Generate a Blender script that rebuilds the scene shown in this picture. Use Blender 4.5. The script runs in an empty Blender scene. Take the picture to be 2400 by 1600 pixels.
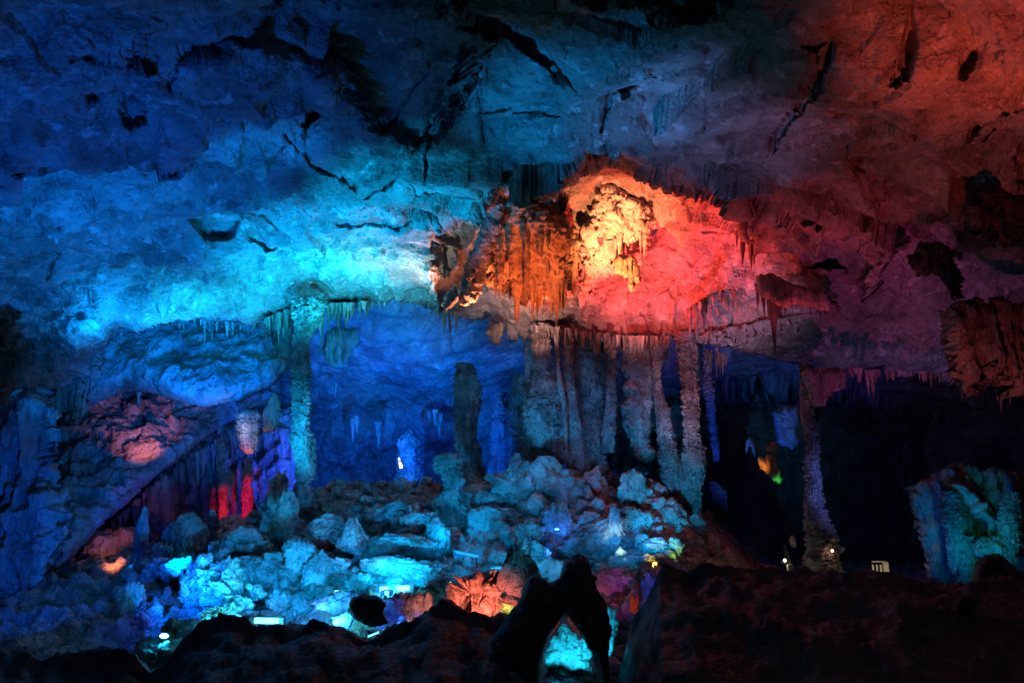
import bpy, math, random, time
import numpy as np
T0 = time.time()
C = bpy.context.scene.collection
SC = bpy.context.scene

# ------------------------------------------------------------------ camera
FPX, CX, CY, PITCH, EYE = 28/36*2352, 1176.0, 784.0, math.radians(13), 1.7
cam_d = bpy.data.cameras.new('camera'); cam_d.lens = 28; cam_d.sensor_width = 36
cam_d.clip_start = .05; cam_d.clip_end = 500
cam = bpy.data.objects.new('camera', cam_d); C.objects.link(cam)
cam.location = (0, 0, EYE); cam.rotation_euler = (math.pi/2 + PITCH, 0, 0)
SC.camera = cam

# ------------------------------------------------------------------ world (dim even fill added to lift the blacks, entering behind the viewer)
w = bpy.data.worlds.new('World'); SC.world = w; w.use_nodes = True
bg = w.node_tree.nodes['Background']
bg.inputs[0].default_value = (.25, .58, 1.0, 1); bg.inputs[1].default_value = .036
SC.view_settings.view_transform = 'Standard'; SC.view_settings.look = 'None'
SC.view_settings.exposure = 0; SC.view_settings.gamma = 1
SC.view_settings.use_curve_mapping = False
cy = SC.cycles
cy.max_bounces = 4; cy.diffuse_bounces = 1; cy.glossy_bounces = 1
cy.use_light_tree = True; cy.use_denoising = True; cy.denoising_prefilter = 'NONE'
cy.sample_clamp_indirect = 4

# ------------------------------------------------------------------ pixel of the survey photo + distance -> place in the cave
def ray(px, py):
    px = np.asarray(px, dtype=np.float64); py = np.asarray(py, dtype=np.float64)
    x = (px-CX)/FPX; y = (CY-py)/FPX
    dy = math.cos(PITCH) - y*math.sin(PITCH)
    dz = math.sin(PITCH) + y*math.cos(PITCH)
    return x/dy, dz/dy
def P(px, py, Y):
    a, b = ray(px, py)
    Y = np.asarray(Y, dtype=np.float64)
    return np.stack([a*Y, np.broadcast_to(Y, np.shape(a*Y)), EYE + b*Y], -1)
def pv(px, py, Y): return tuple(float(v) for v in P(px, py, Y))

# ------------------------------------------------------------------ lamps
BLUE = (.010, .085, 1.0); DEEP = (.035, .05, 1.0); CYAN = (.010, .50, 1.0); TEAL = (.06, .80, 1.0)
AZURE = (.008, .25, 1.0); RED = (1.0, .06, .05); ORANGE = (1.0, .20, .035); AMBER = (1.0, .42, .10)
VIOLET = (.34, .12, 1.0); MAGENTA = (1.0, .03, .22); PINK = (1.0, .16, .20); GREEN = (.02, 1.0, .14)
YELLOW = (1.0, .62, .06); WHITE = (1.0, .75, .5); LIME = (.45, 1.0, .12)
def spot(p, t, col, power, size=60, blend=.6, r=.06, sc=(1, 1)):  # beams of unseen floods, plus some added only as fill
    d = bpy.data.lights.new('flood_or_fill_beam', 'SPOT'); d.color = col; d.energy = power
    d.spot_size = math.radians(size); d.spot_blend = blend; d.shadow_soft_size = r
    o = bpy.data.objects.new('flood_or_fill_beam', d); C.objects.link(o)
    a = np.array(pv(*p)); b = np.array(pv(*t)); o.location = a
    from mathutils import Vector
    o.rotation_euler = Vector(b-a).to_track_quat('-Z', 'Y').to_euler()
    o.scale = (sc[0], sc[1], 1)
    return o
def glow(p, col, power, r=.06):
    d = bpy.data.lights.new('lamp_glow', 'POINT'); d.color = col; d.energy = power; d.shadow_soft_size = r
    o = bpy.data.objects.new('lamp_glow', d); C.objects.link(o); o.location = pv(*p)
    return o
# -- ceiling, cyan and blue side: small unseen floods placed in mid-air below the ledge, wide ones over the slope
spot((240, 800, 32.5), (250, 640, 33.5), (.0, .30, 1.), 700, 150, 1., .04)
spot((420, 790, 33.6), (420, 670, 35), (.002, .50, 1.), 850, 150, 1., .04)
spot((600, 790, 33.6), (600, 670, 35), (.002, .56, 1.), 1000, 150, 1., .04)
spot((770, 750, 32.8), (750, 620, 34), (.01, .72, 1.), 1300, 150, 1., .04)
spot((900, 745, 32.8), (900, 620, 34), (.10, .75, 1.), 900, 140, 1., .04)
spot((600, 1080, 26), (740, 540, 32), (.0, .40, 1.), 14000, 56, 1., .05)
spot((620, 1120, 24), (960, 430, 28), (.0, .44, 1.), 15000, 42, 1., .05)
spot((330, 1400, 22), (300, 490, 30), (.0, .22, 1.), 13000, 60, 1., .05)
spot((100, 1450, 18), (230, 200, 21), (.0, .11, 1.), 4800, 80, 1., .05)
spot((900, 1330, 23), (1340, 200, 22), (.0, .32, 1.), 9000, 34, 1., .05)
spot((1500, 1330, 21), (1610, 230, 23), (.42, .34, 1.), 1900, 40, 1., .05)
# -- ceiling, red side
spot((2300, 1340, 14), (2400, 60, 14), (1, .085, .04), 4600, 52, 1., .05)
spot((2200, 1340, 16), (2150, 330, 20), (1, .09, .06), 1500, 52, 1., .05)
spot((1900, 1340, 22), (1900, 570, 28), (1, .06, .14), 1300, 45, 1., .05)
spot((2050, 1035, 27), (2050, 740, 32), (.6, .09, .42), 900, 90, 1., .05)
spot((1445, 795, 33.2), (1490, 610, 34.5), (1, .045, .03), 6800, 118, 1., .04)
spot((1590, 800, 33), (1620, 600, 32), (1, .05, .05), 800, 110, 1., .04)
spot((1800, 830, 31), (1820, 650, 30), (1, .05, .07), 260, 110, 1., .04)
spot((1225, 780, 30.4), (1225, 560, 32.5), (1, .17, .04), 1700, 95, 1., .04)
spot((1260, 740, 34.6), (1250, 500, 36), (1, .10, .04), 1800, 110, 1., .04)
spot((1100, 760, 33.4), (1060, 600, 33), (1, .24, .10), 1600, 110, 1., .04)
spot((980, 760, 33.4), (970, 610, 33), (.8, .75, .6), 700, 100, 1., .04)
spot((1385, 730, 30.6), (1415, 520, 33.4), (1, .30, .11), 6000, 66, 1., .03)
spot((1230, 800, 34.6), (1230, 725, 36.5), (1, .45, .38), 650, 90, 1., .04)
spot((1450, 820, 34.2), (1450, 740, 36), (1, .36, .40), 600, 85, 1., .04)
spot((1700, 850, 33), (1680, 740, 35), (.65, .32, .62), 700, 100, 1., .04)
# -- under the ledge and the far hall
spot((420, 1380, 27), (440, 830, 39), (.0, .17, 1.), 22000, 38, 1., .05)
spot((1150, 1130, 40), (1080, 820, 48), (.01, .26, 1.), 3500, 60, 1., .05)
spot((850, 1085, 43), (850, 900, 54), (.0, .14, 1.), 9000, 130, 1.)
spot((1080, 1085, 43), (1040, 940, 55), (.0, .09, 1.), 4000, 90, 1.)
spot((690, 1120, 42), (720, 1000, 55), (.02, .07, 1.), 3500, 120, 1.)
spot((900, 760, 41), (880, 790, 47), (.0, .24, 1.), 900, 150, 1.)
spot((620, 1190, 42), (675, 950, 46), (.8, .06, .6), 700, 50, 1.)
spot((1700, 1250, 38), (1720, 850, 46), BLUE, 3000, 70, 1.)
spot((512, 1150, 38.5), (512, 1165, 43), (1, .01, .05), 1500, 34, .6, .04, (.32, 1))
spot((567, 1150, 38), (567, 1145, 42), (1, .01, .12), 1600, 36, .6, .04, (.32, 1))
glow((556, 1052, 37.3), (1, .16, .04), 40)
spot((620, 1100, 34), (572, 990, 38), (1, .75, .6), 300, 25, 1.)
spot((330, 1045, 39.5), (320, 930, 46), (1, .20, .06), 850, 72, 1.)
spot((560, 1010, 36), (520, 945, 40), (.9, .8, .6), 120, 50, 1.)
spot((300, 1300, 35), (350, 1080, 42), (.0, .11, 1.), 5000, 80, 1.)
spot((420, 1200, 38), (330, 1130, 41), (.1, .06, 1.), 350, 80, 1.)
spot((110, 1400, 21), (60, 1120, 30), (.0, .10, 1.), 2500, 70, 1.)
spot((262, 1295, 34.5), (262, 1270, 40), (1, .22, .06), 500, 46, 1.)
# -- columns
spot((540, 1150, 28.5), (702, 980, 35), (0, .44, 1.), 8000, 36, 1.)
spot((1180, 1160, 27), (1245, 960, 36), (0, .36, 1.), 4500, 24, 1.)
spot((1590, 1340, 22), (1582, 930, 35), (1, .38, .6), 3500, 16, 1.)
spot((1400, 1345, 19), (1380, 1000, 37), (.6, .45, .8), 800, 34, 1.)
spot((1500, 1265, 25), (1545, 1110, 36), (.0, .5, 1.), 3500, 36, 1.)
spot((1430, 1265, 24), (1450, 1130, 35), (.0, .28, 1.), 3000, 40, 1.)
spot((1900, 1340, 24), (1865, 1050, 33), (1, .35, .45), 90, 50, 1.)
# -- rubble slope
spot((1180, 1000, 19), (980, 1210, 31), (0, .36, 1.), 900, 70, 1.)
spot((760, 1420, 18), (740, 1260, 28), (.015, .30, 1.), 4500, 80, 1.)
glow((905, 1362, 23.6), TEAL, 104)
glow((775, 1372, 22.2), TEAL, 24)
spot((520, 1430, 21.2), (505, 1345, 24.8), (.03, .75, 1.), 1100, 62, 1., .04)
glow((610, 1436, 20.6), TEAL, 64)
glow((555, 1452, 20.2), (.2, 1., 1.), 24)
glow((380, 1468, 19.8), CYAN, 36)
spot((430, 1400, 22), (430, 1240, 33), (.0, .12, 1.), 3500, 70, 1.)
spot((330, 1450, 21), (341, 1409, 24), (.03, .09, 1.), 250, 60, 1.)
spot((720, 1400, 21), (728, 1366, 25), (.03, .09, 1.), 350, 60, 1.)
glow((520, 1432, 21.8), (.25, 1., .1), 5)
glow((548, 1436, 21.8), (1, .05, .05), 5)
spot((1500, 1300, 27), (1502, 1252, 29), (1, .7, .1), 150, 50, 1.)
spot((1552, 1290, 27.4), (1552, 1250, 29), (.45, 1., .15), 90, 34, 1.)
spot((1436, 1290, 27.2), (1412, 1225, 30), (.6, .9, .25), 320, 24, 1.)
glow((1470, 1318, 27), TEAL, 44)
spot((1270, 1290, 27), (1274, 1195, 30.5), (.015, .12, 1.), 900, 40, 1.)
spot((1100, 1440, 15.8), (1110, 1365, 19), (1, .16, .10), 1500, 60, 1.)
spot((1190, 1452, 16.6), (1176, 1400, 18.6), (.05, 1., .1), 420, 24, .8)
spot((905, 1450, 18), (905, 1398, 20), (.02, .12, 1.), 260, 60, 1.)
spot((810, 1470, 17.5), (800, 1426, 19), TEAL, 120, 70, 1.)
spot((960, 1440, 18), (965, 1390, 20), (1, .5, .5), 90, 50, 1.)
spot((1280, 1620, 11.7), (1310, 1500, 14), (.01, .55, .9), 900, 75, 1.)
spot((1430, 1500, 12.3), (1405, 1450, 13.5), CYAN, 50, 60, 1.)
spot((1459, 1430, 17.5), (1459, 1392, 19), (1, .08, .03), 80, 30, 1.)
spot((1490, 1420, 19.5), (1490, 1350, 22), BLUE, 250, 50, 1.)
spot((1400, 1380, 21), (1402, 1328, 24), (.9, .05, .15), 90, 60, 1.)
# -- right
spot((2130, 1400, 23), (2210, 1190, 29), (.0, .13, 1.), 850, 44, 1.)
spot((2290, 1340, 24), (2250, 1180, 28.5), (.0,.5,.8), 300, 60, 1.)
spot((1740, 1090, 36.6), (1752, 1062, 38), (1, .35, .04), 110, 50, 1., .03)
spot((1796, 1130, 36.6), (1786, 1092, 38), (.05, 1., .2), 110, 44, 1., .03)
glow((1801, 1292, 32.2), (1, .9, .6), 8, .02)
glow((1911, 1270, 32.2), (1, .5, .4), 4, .02)
glow((2030, 1312, 31.3), (1, .85, .5), 12, .02)
glow((1726, 1312, 29.3), (1, .85, .6), 5, .02)
spot((2250, 1000, 21), (2280, 800, 27), (1, .12, .14), 380, 50, 1.)
spot((1900, 250, 7), (1750, 1450, 12), (1, .7, .65), 8, 110, 1., .3)  # unseen fill added above the viewer to bring up the near ground
spot((700, 1330, 21.5), (720, 1225, 29), (0, .38, 1.), 2000, 75, 1., .04)
spot((905, 1325, 22.5), (920, 1200, 32), (0, .42, 1.), 3000, 62, 1., .04)
spot((1150, 1325, 22.5), (1120, 1180, 33), (0, .36, 1.), 1900, 56, 1., .04)
spot((1300, 1320, 22.5), (1350, 1225, 31), (.02, .40, 1.), 1200, 50, 1., .04)
spot((430, 1000, 35), (430, 830, 40), (0, .17, 1.), 2600, 110, 1., .04)  # extra unseen lamp hung in mid-air to brighten the azure lobe
spot((560, 1345, 21.5), (540, 1250, 27), (0, .36, 1.), 800, 75, 1., .04)
spot((560, 1120, 23), (610, 250, 24), (0, .26, 1.), 5000, 27, 1., .05)
spot((1680, 1250, 30), (1590, 900, 37), (.8, .35, .65), 1500, 40, 1., .04)
spot((1110, 1130, 29), (1340, 1000, 38.5), (.05, .3, .8), 400, 50, 1., .04)
spot((1150, 795, 34.4), (1150, 722, 36.6), (1, .55, .42), 330, 80, 1., .04)
spot((1000, 1250, 27), (1130, 1150, 34), (0, .34, 1.), 900, 60, 1., .04)
spot((1960, 1150, 30), (1990, 1010, 44), (.08, .12, .6), 900, 100, 1., .05)  # dim blue fill added for the black void on the right
spot((2250, 1250, 25), (2290, 1240, 28.5), (0, .9, .5), 90, 80, 1., .05)
spot((1420, 1000, 26), (1425, 960, 38), (.0, .28, .85), 1900, 30, 1., .05)  # unseen spot added to tint the column group bluer


# ------------------------------------------------------------------ noise
rs = np.random.RandomState(7)
PERM = rs.permutation(256).astype(np.int32); PERM = np.concatenate([PERM, PERM, PERM])
GR = rs.normal(size=(256, 3)).astype(np.float32); GR /= np.linalg.norm(GR, axis=1, keepdims=True)
RV = rs.uniform(size=(256, 3)).astype(np.float32); RT = rs.normal(size=(256, 3)).astype(np.float32)
def _perlin(p):
    i = np.floor(p).astype(np.int32); f = (p - i).astype(np.float32)
    i &= 255
    u = f*f*f*(f*(f*6-15)+10)
    out = 0
    for dx in (0, 1):
        wx = u[:, 0] if dx else 1-u[:, 0]; hx = PERM[(i[:, 0]+dx) & 255]
        for dy in (0, 1):
            wy = u[:, 1] if dy else 1-u[:, 1]; hy = PERM[hx + ((i[:, 1]+dy) & 255)]
            for dz in (0, 1):
                wz = u[:, 2] if dz else 1-u[:, 2]
                g = GR[PERM[hy + ((i[:, 2]+dz) & 255)]]
                d = g[:, 0]*(f[:, 0]-dx) + g[:, 1]*(f[:, 1]-dy) + g[:, 2]*(f[:, 2]-dz)
                out = out + wx*wy*wz*d
    return out*1.5
def chunked(fn, p):
    p = np.asarray(p); n = len(p)
    if n <= 40000: return fn(p)
    return np.concatenate([fn(p[k:k+40000]) for k in range(0, n, 40000)])
def perlin(p): return chunked(_perlin, np.asarray(p, dtype=np.float64))
def fbm(p, octv=4, gain=.5, mode=''):
    p = np.asarray(p, dtype=np.float64)
    out = 0; a = 1.; s = 0
    for k in range(octv):
        n = perlin(p*(2.03**k) + 17.3*k)
        if mode == 'ridge': n = 1 - 2*np.abs(n)
        elif mode == 'billow': n = 2*np.abs(n) - .6
        out = out + a*n; s += a; a *= gain
    return out/s
def _worley(p):
    i = np.floor(p).astype(np.int32); f = (p-i).astype(np.float32); n = len(p)
    f1 = np.full(n, 9, np.float32); f2 = np.full(n, 9, np.float32)
    idx = np.zeros(n, np.int32); vec = np.zeros((n, 3), np.float32)
    for dx in (-1, 0, 1):
        for dy in (-1, 0, 1):
            for dz in (-1, 0, 1):
                h = PERM[PERM[PERM[(i[:, 0]+dx) & 255] + ((i[:, 1]+dy) & 255)] + ((i[:, 2]+dz) & 255)]
                v = RV[h] + np.array([dx, dy, dz], np.float32) - f
                d = (v*v).sum(1)
                m = d < f1
                f2 = np.where(m, f1, np.minimum(f2, d)); f1 = np.where(m, d, f1)
                idx = np.where(m, h, idx); vec[m] = v[m]
    return np.column_stack([np.sqrt(f1), np.sqrt(f2), idx, vec])
def worley(p):
    r = chunked(_worley, np.asarray(p, dtype=np.float64))
    return r[:, 0], r[:, 1], r[:, 2].astype(int), r[:, 3:]
def facets(p, k=1.0):            # broken planes: every cell of rock gets its own tilt
    f1, f2, idx, vec = worley(p)
    return k*(-(vec*RT[idx]).sum(1)), f2-f1
def sst(a, b, x):
    t = np.clip((x-a)/(b-a), 0, 1); return t*t*(3-2*t)

# ------------------------------------------------------------------ outlines
def sdf_poly(px, py, poly):      # positive inside
    poly = np.asarray(poly, float); n = len(poly)
    d = np.full(px.shape, 1e12); ins = np.zeros(px.shape, bool)
    for k in range(n):
        a = poly[k]; b = poly[(k+1) % n]; e = b-a
        wx = px-a[0]; wy = py-a[1]
        t = np.clip((wx*e[0]+wy*e[1])/(e@e+1e-9), 0, 1)
        d = np.minimum(d, (wx-t*e[0])**2+(wy-t*e[1])**2)
        c = (a[1] > py) != (b[1] > py)
        with np.errstate(divide='ignore', invalid='ignore'):
            xi = e[0]*(py-a[1])/(e[1] if e[1] else 1e-9)+a[0]
        ins ^= c & (px < xi)
    d = np.sqrt(d); return np.where(ins, d, -d)
def d_line(px, py, line):        # distance to a polyline of (x, y, half width) -> distance / half width
    best = np.full(px.shape, 1e9)
    for a, b in zip(line[:-1], line[1:]):
        ex, ey = b[0]-a[0], b[1]-a[1]
        t = np.clip(((px-a[0])*ex+(py-a[1])*ey)/(ex*ex+ey*ey+1e-9), 0, 1)
        w_ = a[2]+(b[2]-a[2])*t
        d = np.hypot(px-a[0]-t*ex, py-a[1]-t*ey)/w_
        best = np.minimum(best, d)
    return best

# ------------------------------------------------------------------ meshes
def mesh_quads(name, v, q, smooth=True):
    m = bpy.data.meshes.new(name); v = np.ascontiguousarray(v, np.float32); q = np.ascontiguousarray(q, np.int32)
    m.vertices.add(len(v)); m.vertices.foreach_set('co', v.ravel())
    k = q.shape[1]
    m.loops.add(q.size); m.loops.foreach_set('vertex_index', q.ravel())
    m.polygons.add(len(q)); m.polygons.foreach_set('loop_start', np.arange(0, q.size, k, dtype=np.int32))
    m.polygons.foreach_set('use_smooth', np.full(len(q), smooth))
    m.update(calc_edges=True); m.validate(); return m
def grid_quads(r, c, wrap=False):
    i = np.arange(r-1)[:, None]; j = np.arange(c if wrap else c-1)[None, :]
    a = i*c+j; b = i*c+(j+1) % c
    return np.stack([a, b, b+c, a+c], -1).reshape(-1, 4)
def props(o, label=None, cat=None, group=None, kind=None):
    if label: o['label'] = label
    if cat: o['category'] = cat
    if group: o['group'] = group
    if kind: o['kind'] = kind
def put(name, v, q, mat, label=None, cat=None, group=None, kind=None, parent=None, base=None, smooth=True):
    if parent is not None: b = np.array(parent.location)
    elif base is not None: b = np.array(base, float)
    else: b = np.zeros(3)
    o = bpy.data.objects.new(name, mesh_quads(name, v-b, q, smooth)); C.objects.link(o)
    o.data.materials.append(mat)
    if parent is not None: o.parent = parent
    else: o.location = b
    props(o, label, cat, group, kind); return o
def empty(name, loc, label, cat, group=None):
    o = bpy.data.objects.new(name, None); C.objects.link(o); o.location = loc; o.empty_display_size = .3
    props(o, label, cat, group); return o
def normals_grid(p):             # p: r x c x 3
    du = np.gradient(p, axis=1); dv = np.gradient(p, axis=0)
    n = np.cross(dv, du); n /= np.linalg.norm(n, axis=-1, keepdims=True)+1e-9
    return n

# ------------------------------------------------------------------ materials
def rock_mat(name, c1, c2, white=(.62, .60, .55), wamt=.35, dark=(.05, .045, .04), damt=.5, scale=1., streak=0., bump=.5, rough=.55, bdist=.12, cr=0.):
    m = bpy.data.materials.new(name); m.use_nodes = True; nt = m.node_tree; N = nt.nodes; L = nt.links
    bs = N['Principled BSDF']
    geo = N.new('ShaderNodeNewGeometry')
    mp = N.new('ShaderNodeMapping'); L.new(geo.outputs['Position'], mp.inputs['Vector'])
    mp.inputs['Scale'].default_value = (scale, scale, scale*(1-.88*streak))
    def noise(sc, det=8, dist=0., ro=.6):
        n = N.new('ShaderNodeTexNoise'); L.new(mp.outputs[0], n.inputs['Vector'])
        n.inputs['Scale'].default_value = sc; n.inputs['Detail'].default_value = det
        n.inputs['Roughness'].default_value = ro; n.inputs['Distortion'].default_value = dist; return n.outputs['Fac']
    def ramp(x, a, b):
        r = N.new('ShaderNodeMapRange'); r.interpolation_type = 'SMOOTHSTEP'; L.new(x, r.inputs['Value'])
        r.inputs['From Min'].default_value = a; r.inputs['From Max'].default_value = b; return r.outputs[0]
    def mul(x, k):
        r = N.new('ShaderNodeMath'); r.operation = 'MULTIPLY'; L.new(x, r.inputs[0]); r.inputs[1].default_value = k; return r.outputs[0]
    def mix(f, a, b):
        x = N.new('ShaderNodeMix'); x.data_type = 'RGBA'; L.new(f, x.inputs['Factor'])
        for i, s in ((6, a), (7, b)):
            if isinstance(s, tuple): x.inputs[i].default_value = (*s, 1)
            else: L.new(s, x.inputs[i])
        return x.outputs[2]
    col = mix(ramp(noise(.55, 7, .2), .36, .64), c1, c2)
    col = mix(mul(ramp(noise(1.7, 9, .25, .68), .54, .66), wamt), col, white)
    col = mix(mul(ramp(noise(.8, 9, .3, .7), .53, .68), damt), col, dark)
    col = mix(mul(ramp(noise(5.5, 5, .3), .52, .72), damt*.6), col, dark)
    L.new(col, bs.inputs['Base Color'])
    bs.inputs['Roughness'].default_value = rough; bs.inputs['Specular IOR Level'].default_value = .35
    h = N.new('ShaderNodeMath'); h.operation = 'MULTIPLY_ADD'
    L.new(noise(6., 4, .1, .6), h.inputs[0]); h.inputs[1].default_value = .3
    L.new(noise(2.0, 6, .15, .62), h.inputs[2])
    if cr:                                                  # crevices between crusts of flowstone
        vo = N.new('ShaderNodeTexVoronoi'); vo.feature = 'DISTANCE_TO_EDGE'; vo.inputs['Scale'].default_value = 2.1
        wn = N.new('ShaderNodeTexNoise'); L.new(mp.outputs[0], wn.inputs['Vector']); wn.inputs['Scale'].default_value = 2.; wn.inputs['Detail'].default_value = 3
        wm = N.new('ShaderNodeVectorMath'); wm.operation = 'MULTIPLY_ADD'; L.new(wn.outputs['Color'], wm.inputs[0]); wm.inputs[1].default_value = (.7, .7, .7); L.new(mp.outputs[0], wm.inputs[2])
        L.new(wm.outputs[0], vo.inputs['Vector'])
        h2 = N.new('ShaderNodeMath'); h2.operation = 'MULTIPLY_ADD'; L.new(ramp(vo.outputs['Distance'], 0., .16), h2.inputs[0]); h2.inputs[1].default_value = cr; L.new(h.outputs[0], h2.inputs[2]); h = h2
    b = N.new('ShaderNodeBump'); b.inputs['Strength'].default_value = bump; b.inputs['Distance'].default_value = bdist
    L.new(h.outputs[0], b.inputs['Height']); L.new(b.outputs[0], bs.inputs['Normal'])
    return m
M_CEIL = rock_mat('ceiling_limestone', (.24, .22, .20), (.46, .44, .41), damt=.65, bump=1., bdist=.38, wamt=.7, white=(.78, .76, .72))
M_WALL = rock_mat('wall_limestone', (.20, .19, .18), (.42, .41, .40), damt=.55, bump=1., bdist=.5, streak=.35)
M_COL = rock_mat('flowstone', (.18, .165, .15), (.46, .44, .41), scale=1.7, damt=.8, streak=.25, bump=1., bdist=.3, cr=.25, rough=.45)
M_DRAPE = rock_mat('drapery_flowstone', (.16, .14, .12), (.42, .37, .32), scale=2.2, streak=.9, damt=.75, bump=1., bdist=.25, rough=.4)
M_BOULD = rock_mat('boulder_limestone', (.18, .17, .15), (.48, .46, .43), scale=1.5, damt=.8, bump=1., bdist=.2, cr=.10, rough=.5)
M_OCHRE = rock_mat('ochre_flowstone', (.36, .22, .12), (.56, .44, .30), scale=1.6, streak=.6, damt=.5, bump=1., bdist=.25, rough=.4)
M_PALE = rock_mat('brightened_crust', (.50, .46, .40), (.80, .77, .70), scale=1.8, damt=.25, streak=.4, bump=.9, bdist=.2, rough=.35, wamt=.6)  # crust paled so the lamp's hot spot reads; brightness put into the colour
M_FORE = rock_mat('darkened_rock', (.035, .035, .038), (.085, .08, .08), scale=2.2, damt=.6, bump=1., bdist=.12, wamt=.15)  # shade put into the colour: near-black albedo keeps unlit rock dark
def plain(name, col, rough=.5, metal=0., emit=None, es=1.):
    m = bpy.data.materials.new(name); m.use_nodes = True; b = m.node_tree.nodes['Principled BSDF']
    n = m.node_tree.nodes.new('ShaderNodeTexNoise'); n.inputs['Scale'].default_value = 9
    r = m.node_tree.nodes.new('ShaderNodeMix'); r.data_type = 'RGBA'
    r.inputs[6].default_value = (*[c*.7 for c in col], 1); r.inputs[7].default_value = (*col, 1)
    m.node_tree.links.new(n.outputs['Fac'], r.inputs['Factor']); m.node_tree.links.new(r.outputs[2], b.inputs['Base Color'])
    b.inputs['Roughness'].default_value = rough; b.inputs['Metallic'].default_value = metal
    if emit: b.inputs['Emission Color'].default_value = (*emit, 1); b.inputs['Emission Strength'].default_value = es
    return m
M_METAL = plain('dark_painted_metal', (.05, .055, .06), .45, .6)
M_TUBE = plain('lit_cyan_tube', (.7, .9, .9), .4, 0, (.25, .95, 1.), 1.3)
M_HOT = plain('lit_white_lens', (.8, .9, .9), .4, 0, (.55, 1., 1.), 1.6)
M_WARM = plain('lit_warm_lens', (.9, .85, .7), .4, 0, (1., .85, .6), 3.)
M_RAIL = plain('pale_concrete_post', (.55, .52, .45), .8)
M_REDLED = plain('lit_red_indicator', (.5, .05, .05), .4, 0, (1., .06, .08), 1.)
# ------------------------------------------------------------------ the cave itself
def axis(lo, a, b, hi, fine, coarse):
    l = np.linspace(lo, a, max(2, int((a-lo)/coarse)), endpoint=False)
    m = np.linspace(a, b, int((b-a)/fine), endpoint=False)
    r = np.linspace(b, hi, max(2, int((hi-b)/coarse)))
    return np.concatenate([l, m, r])
def interp(x, pts): return np.interp(x, [p[0] for p in pts], [p[1] for p in pts])
def groove(px, py, off, n, line, depth):
    xs = [p[0] for p in line]; ys = [p[1] for p in line]; W = max(p[2] for p in line)*7+6
    i = np.where((px > min(xs)-W) & (px < max(xs)+W) & (py > min(ys)-W) & (py < max(ys)+W))[0]
    if len(i) == 0: return
    x, y = px[i], py[i]
    wob = perlin(np.column_stack([x/14, y/14, np.full(len(x), n)]))*.55 + perlin(np.column_stack([x/5, y/5, np.full(len(x), n+9.)]))*.3
    off[i] += depth*(1-sst(.45, 1.35, d_line(x, y, line)+wob*1.6)) + depth*.3*(1-sst(.5, 4.5, d_line(x, y, line)+wob*2))
def region(px, py, off, n, poly, depth, soft=8, wob=6, fade=None):
    xs = [p[0] for p in poly]; ys = [p[1] for p in poly]; W = soft+wob*2
    i = np.where((px > min(xs)-W) & (px < max(xs)+W) & (py > min(ys)-W) & (py < max(ys)+W))[0]
    if len(i) == 0: return
    x, y = px[i], py[i]
    s = sdf_poly(x, y, poly) + wob*fbm(np.column_stack([x/30, y/30, np.full(len(x), n)]), 4)*2
    d = depth*sst(-soft*.3, soft, s)
    if fade is not None: d = d*fade(x, y)
    off[i] += d

# --- ceiling: a vault that comes down from above the viewer to the hanging ledge
LEDGE = [(-900, 1010), (-60, 985), (40, 932), (85, 915), (120, 900), (165, 850), (192, 800), (228, 757), (290, 742), (350, 733), (410, 730),
         (480, 733), (560, 741), (620, 738), (650, 722), (700, 700), (780, 696), (860, 694), (900, 691), (960, 700), (1012, 712), (1060, 722), (1130, 737),
         (1180, 748), (1230, 752), (1300, 757), (1370, 768), (1440, 772), (1500, 762), (1560, 768), (1600, 780), (1650, 790), (1720, 805),
         (1790, 822), (1850, 838), (1890, 828), (1950, 845), (2030, 842), (2090, 848), (2160, 865), (2240, 875), (2352, 880), (3300, 900)]
def ceil_Y(px, py):
    y = 1/interp(py, [(-1000, 1/6.5), (-500, 1/10.), (0, 1/17.), (350, 1/24.5), (560, 1/31.), (720, 1/36.), (900, 1/40.), (1100, 1/42.)])
    return y*interp(px, [(-900, .62), (0, .86), (700, 1.0), (1500, 1.0), (2000, .92), (2352, .84), (3300, .6)])
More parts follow.
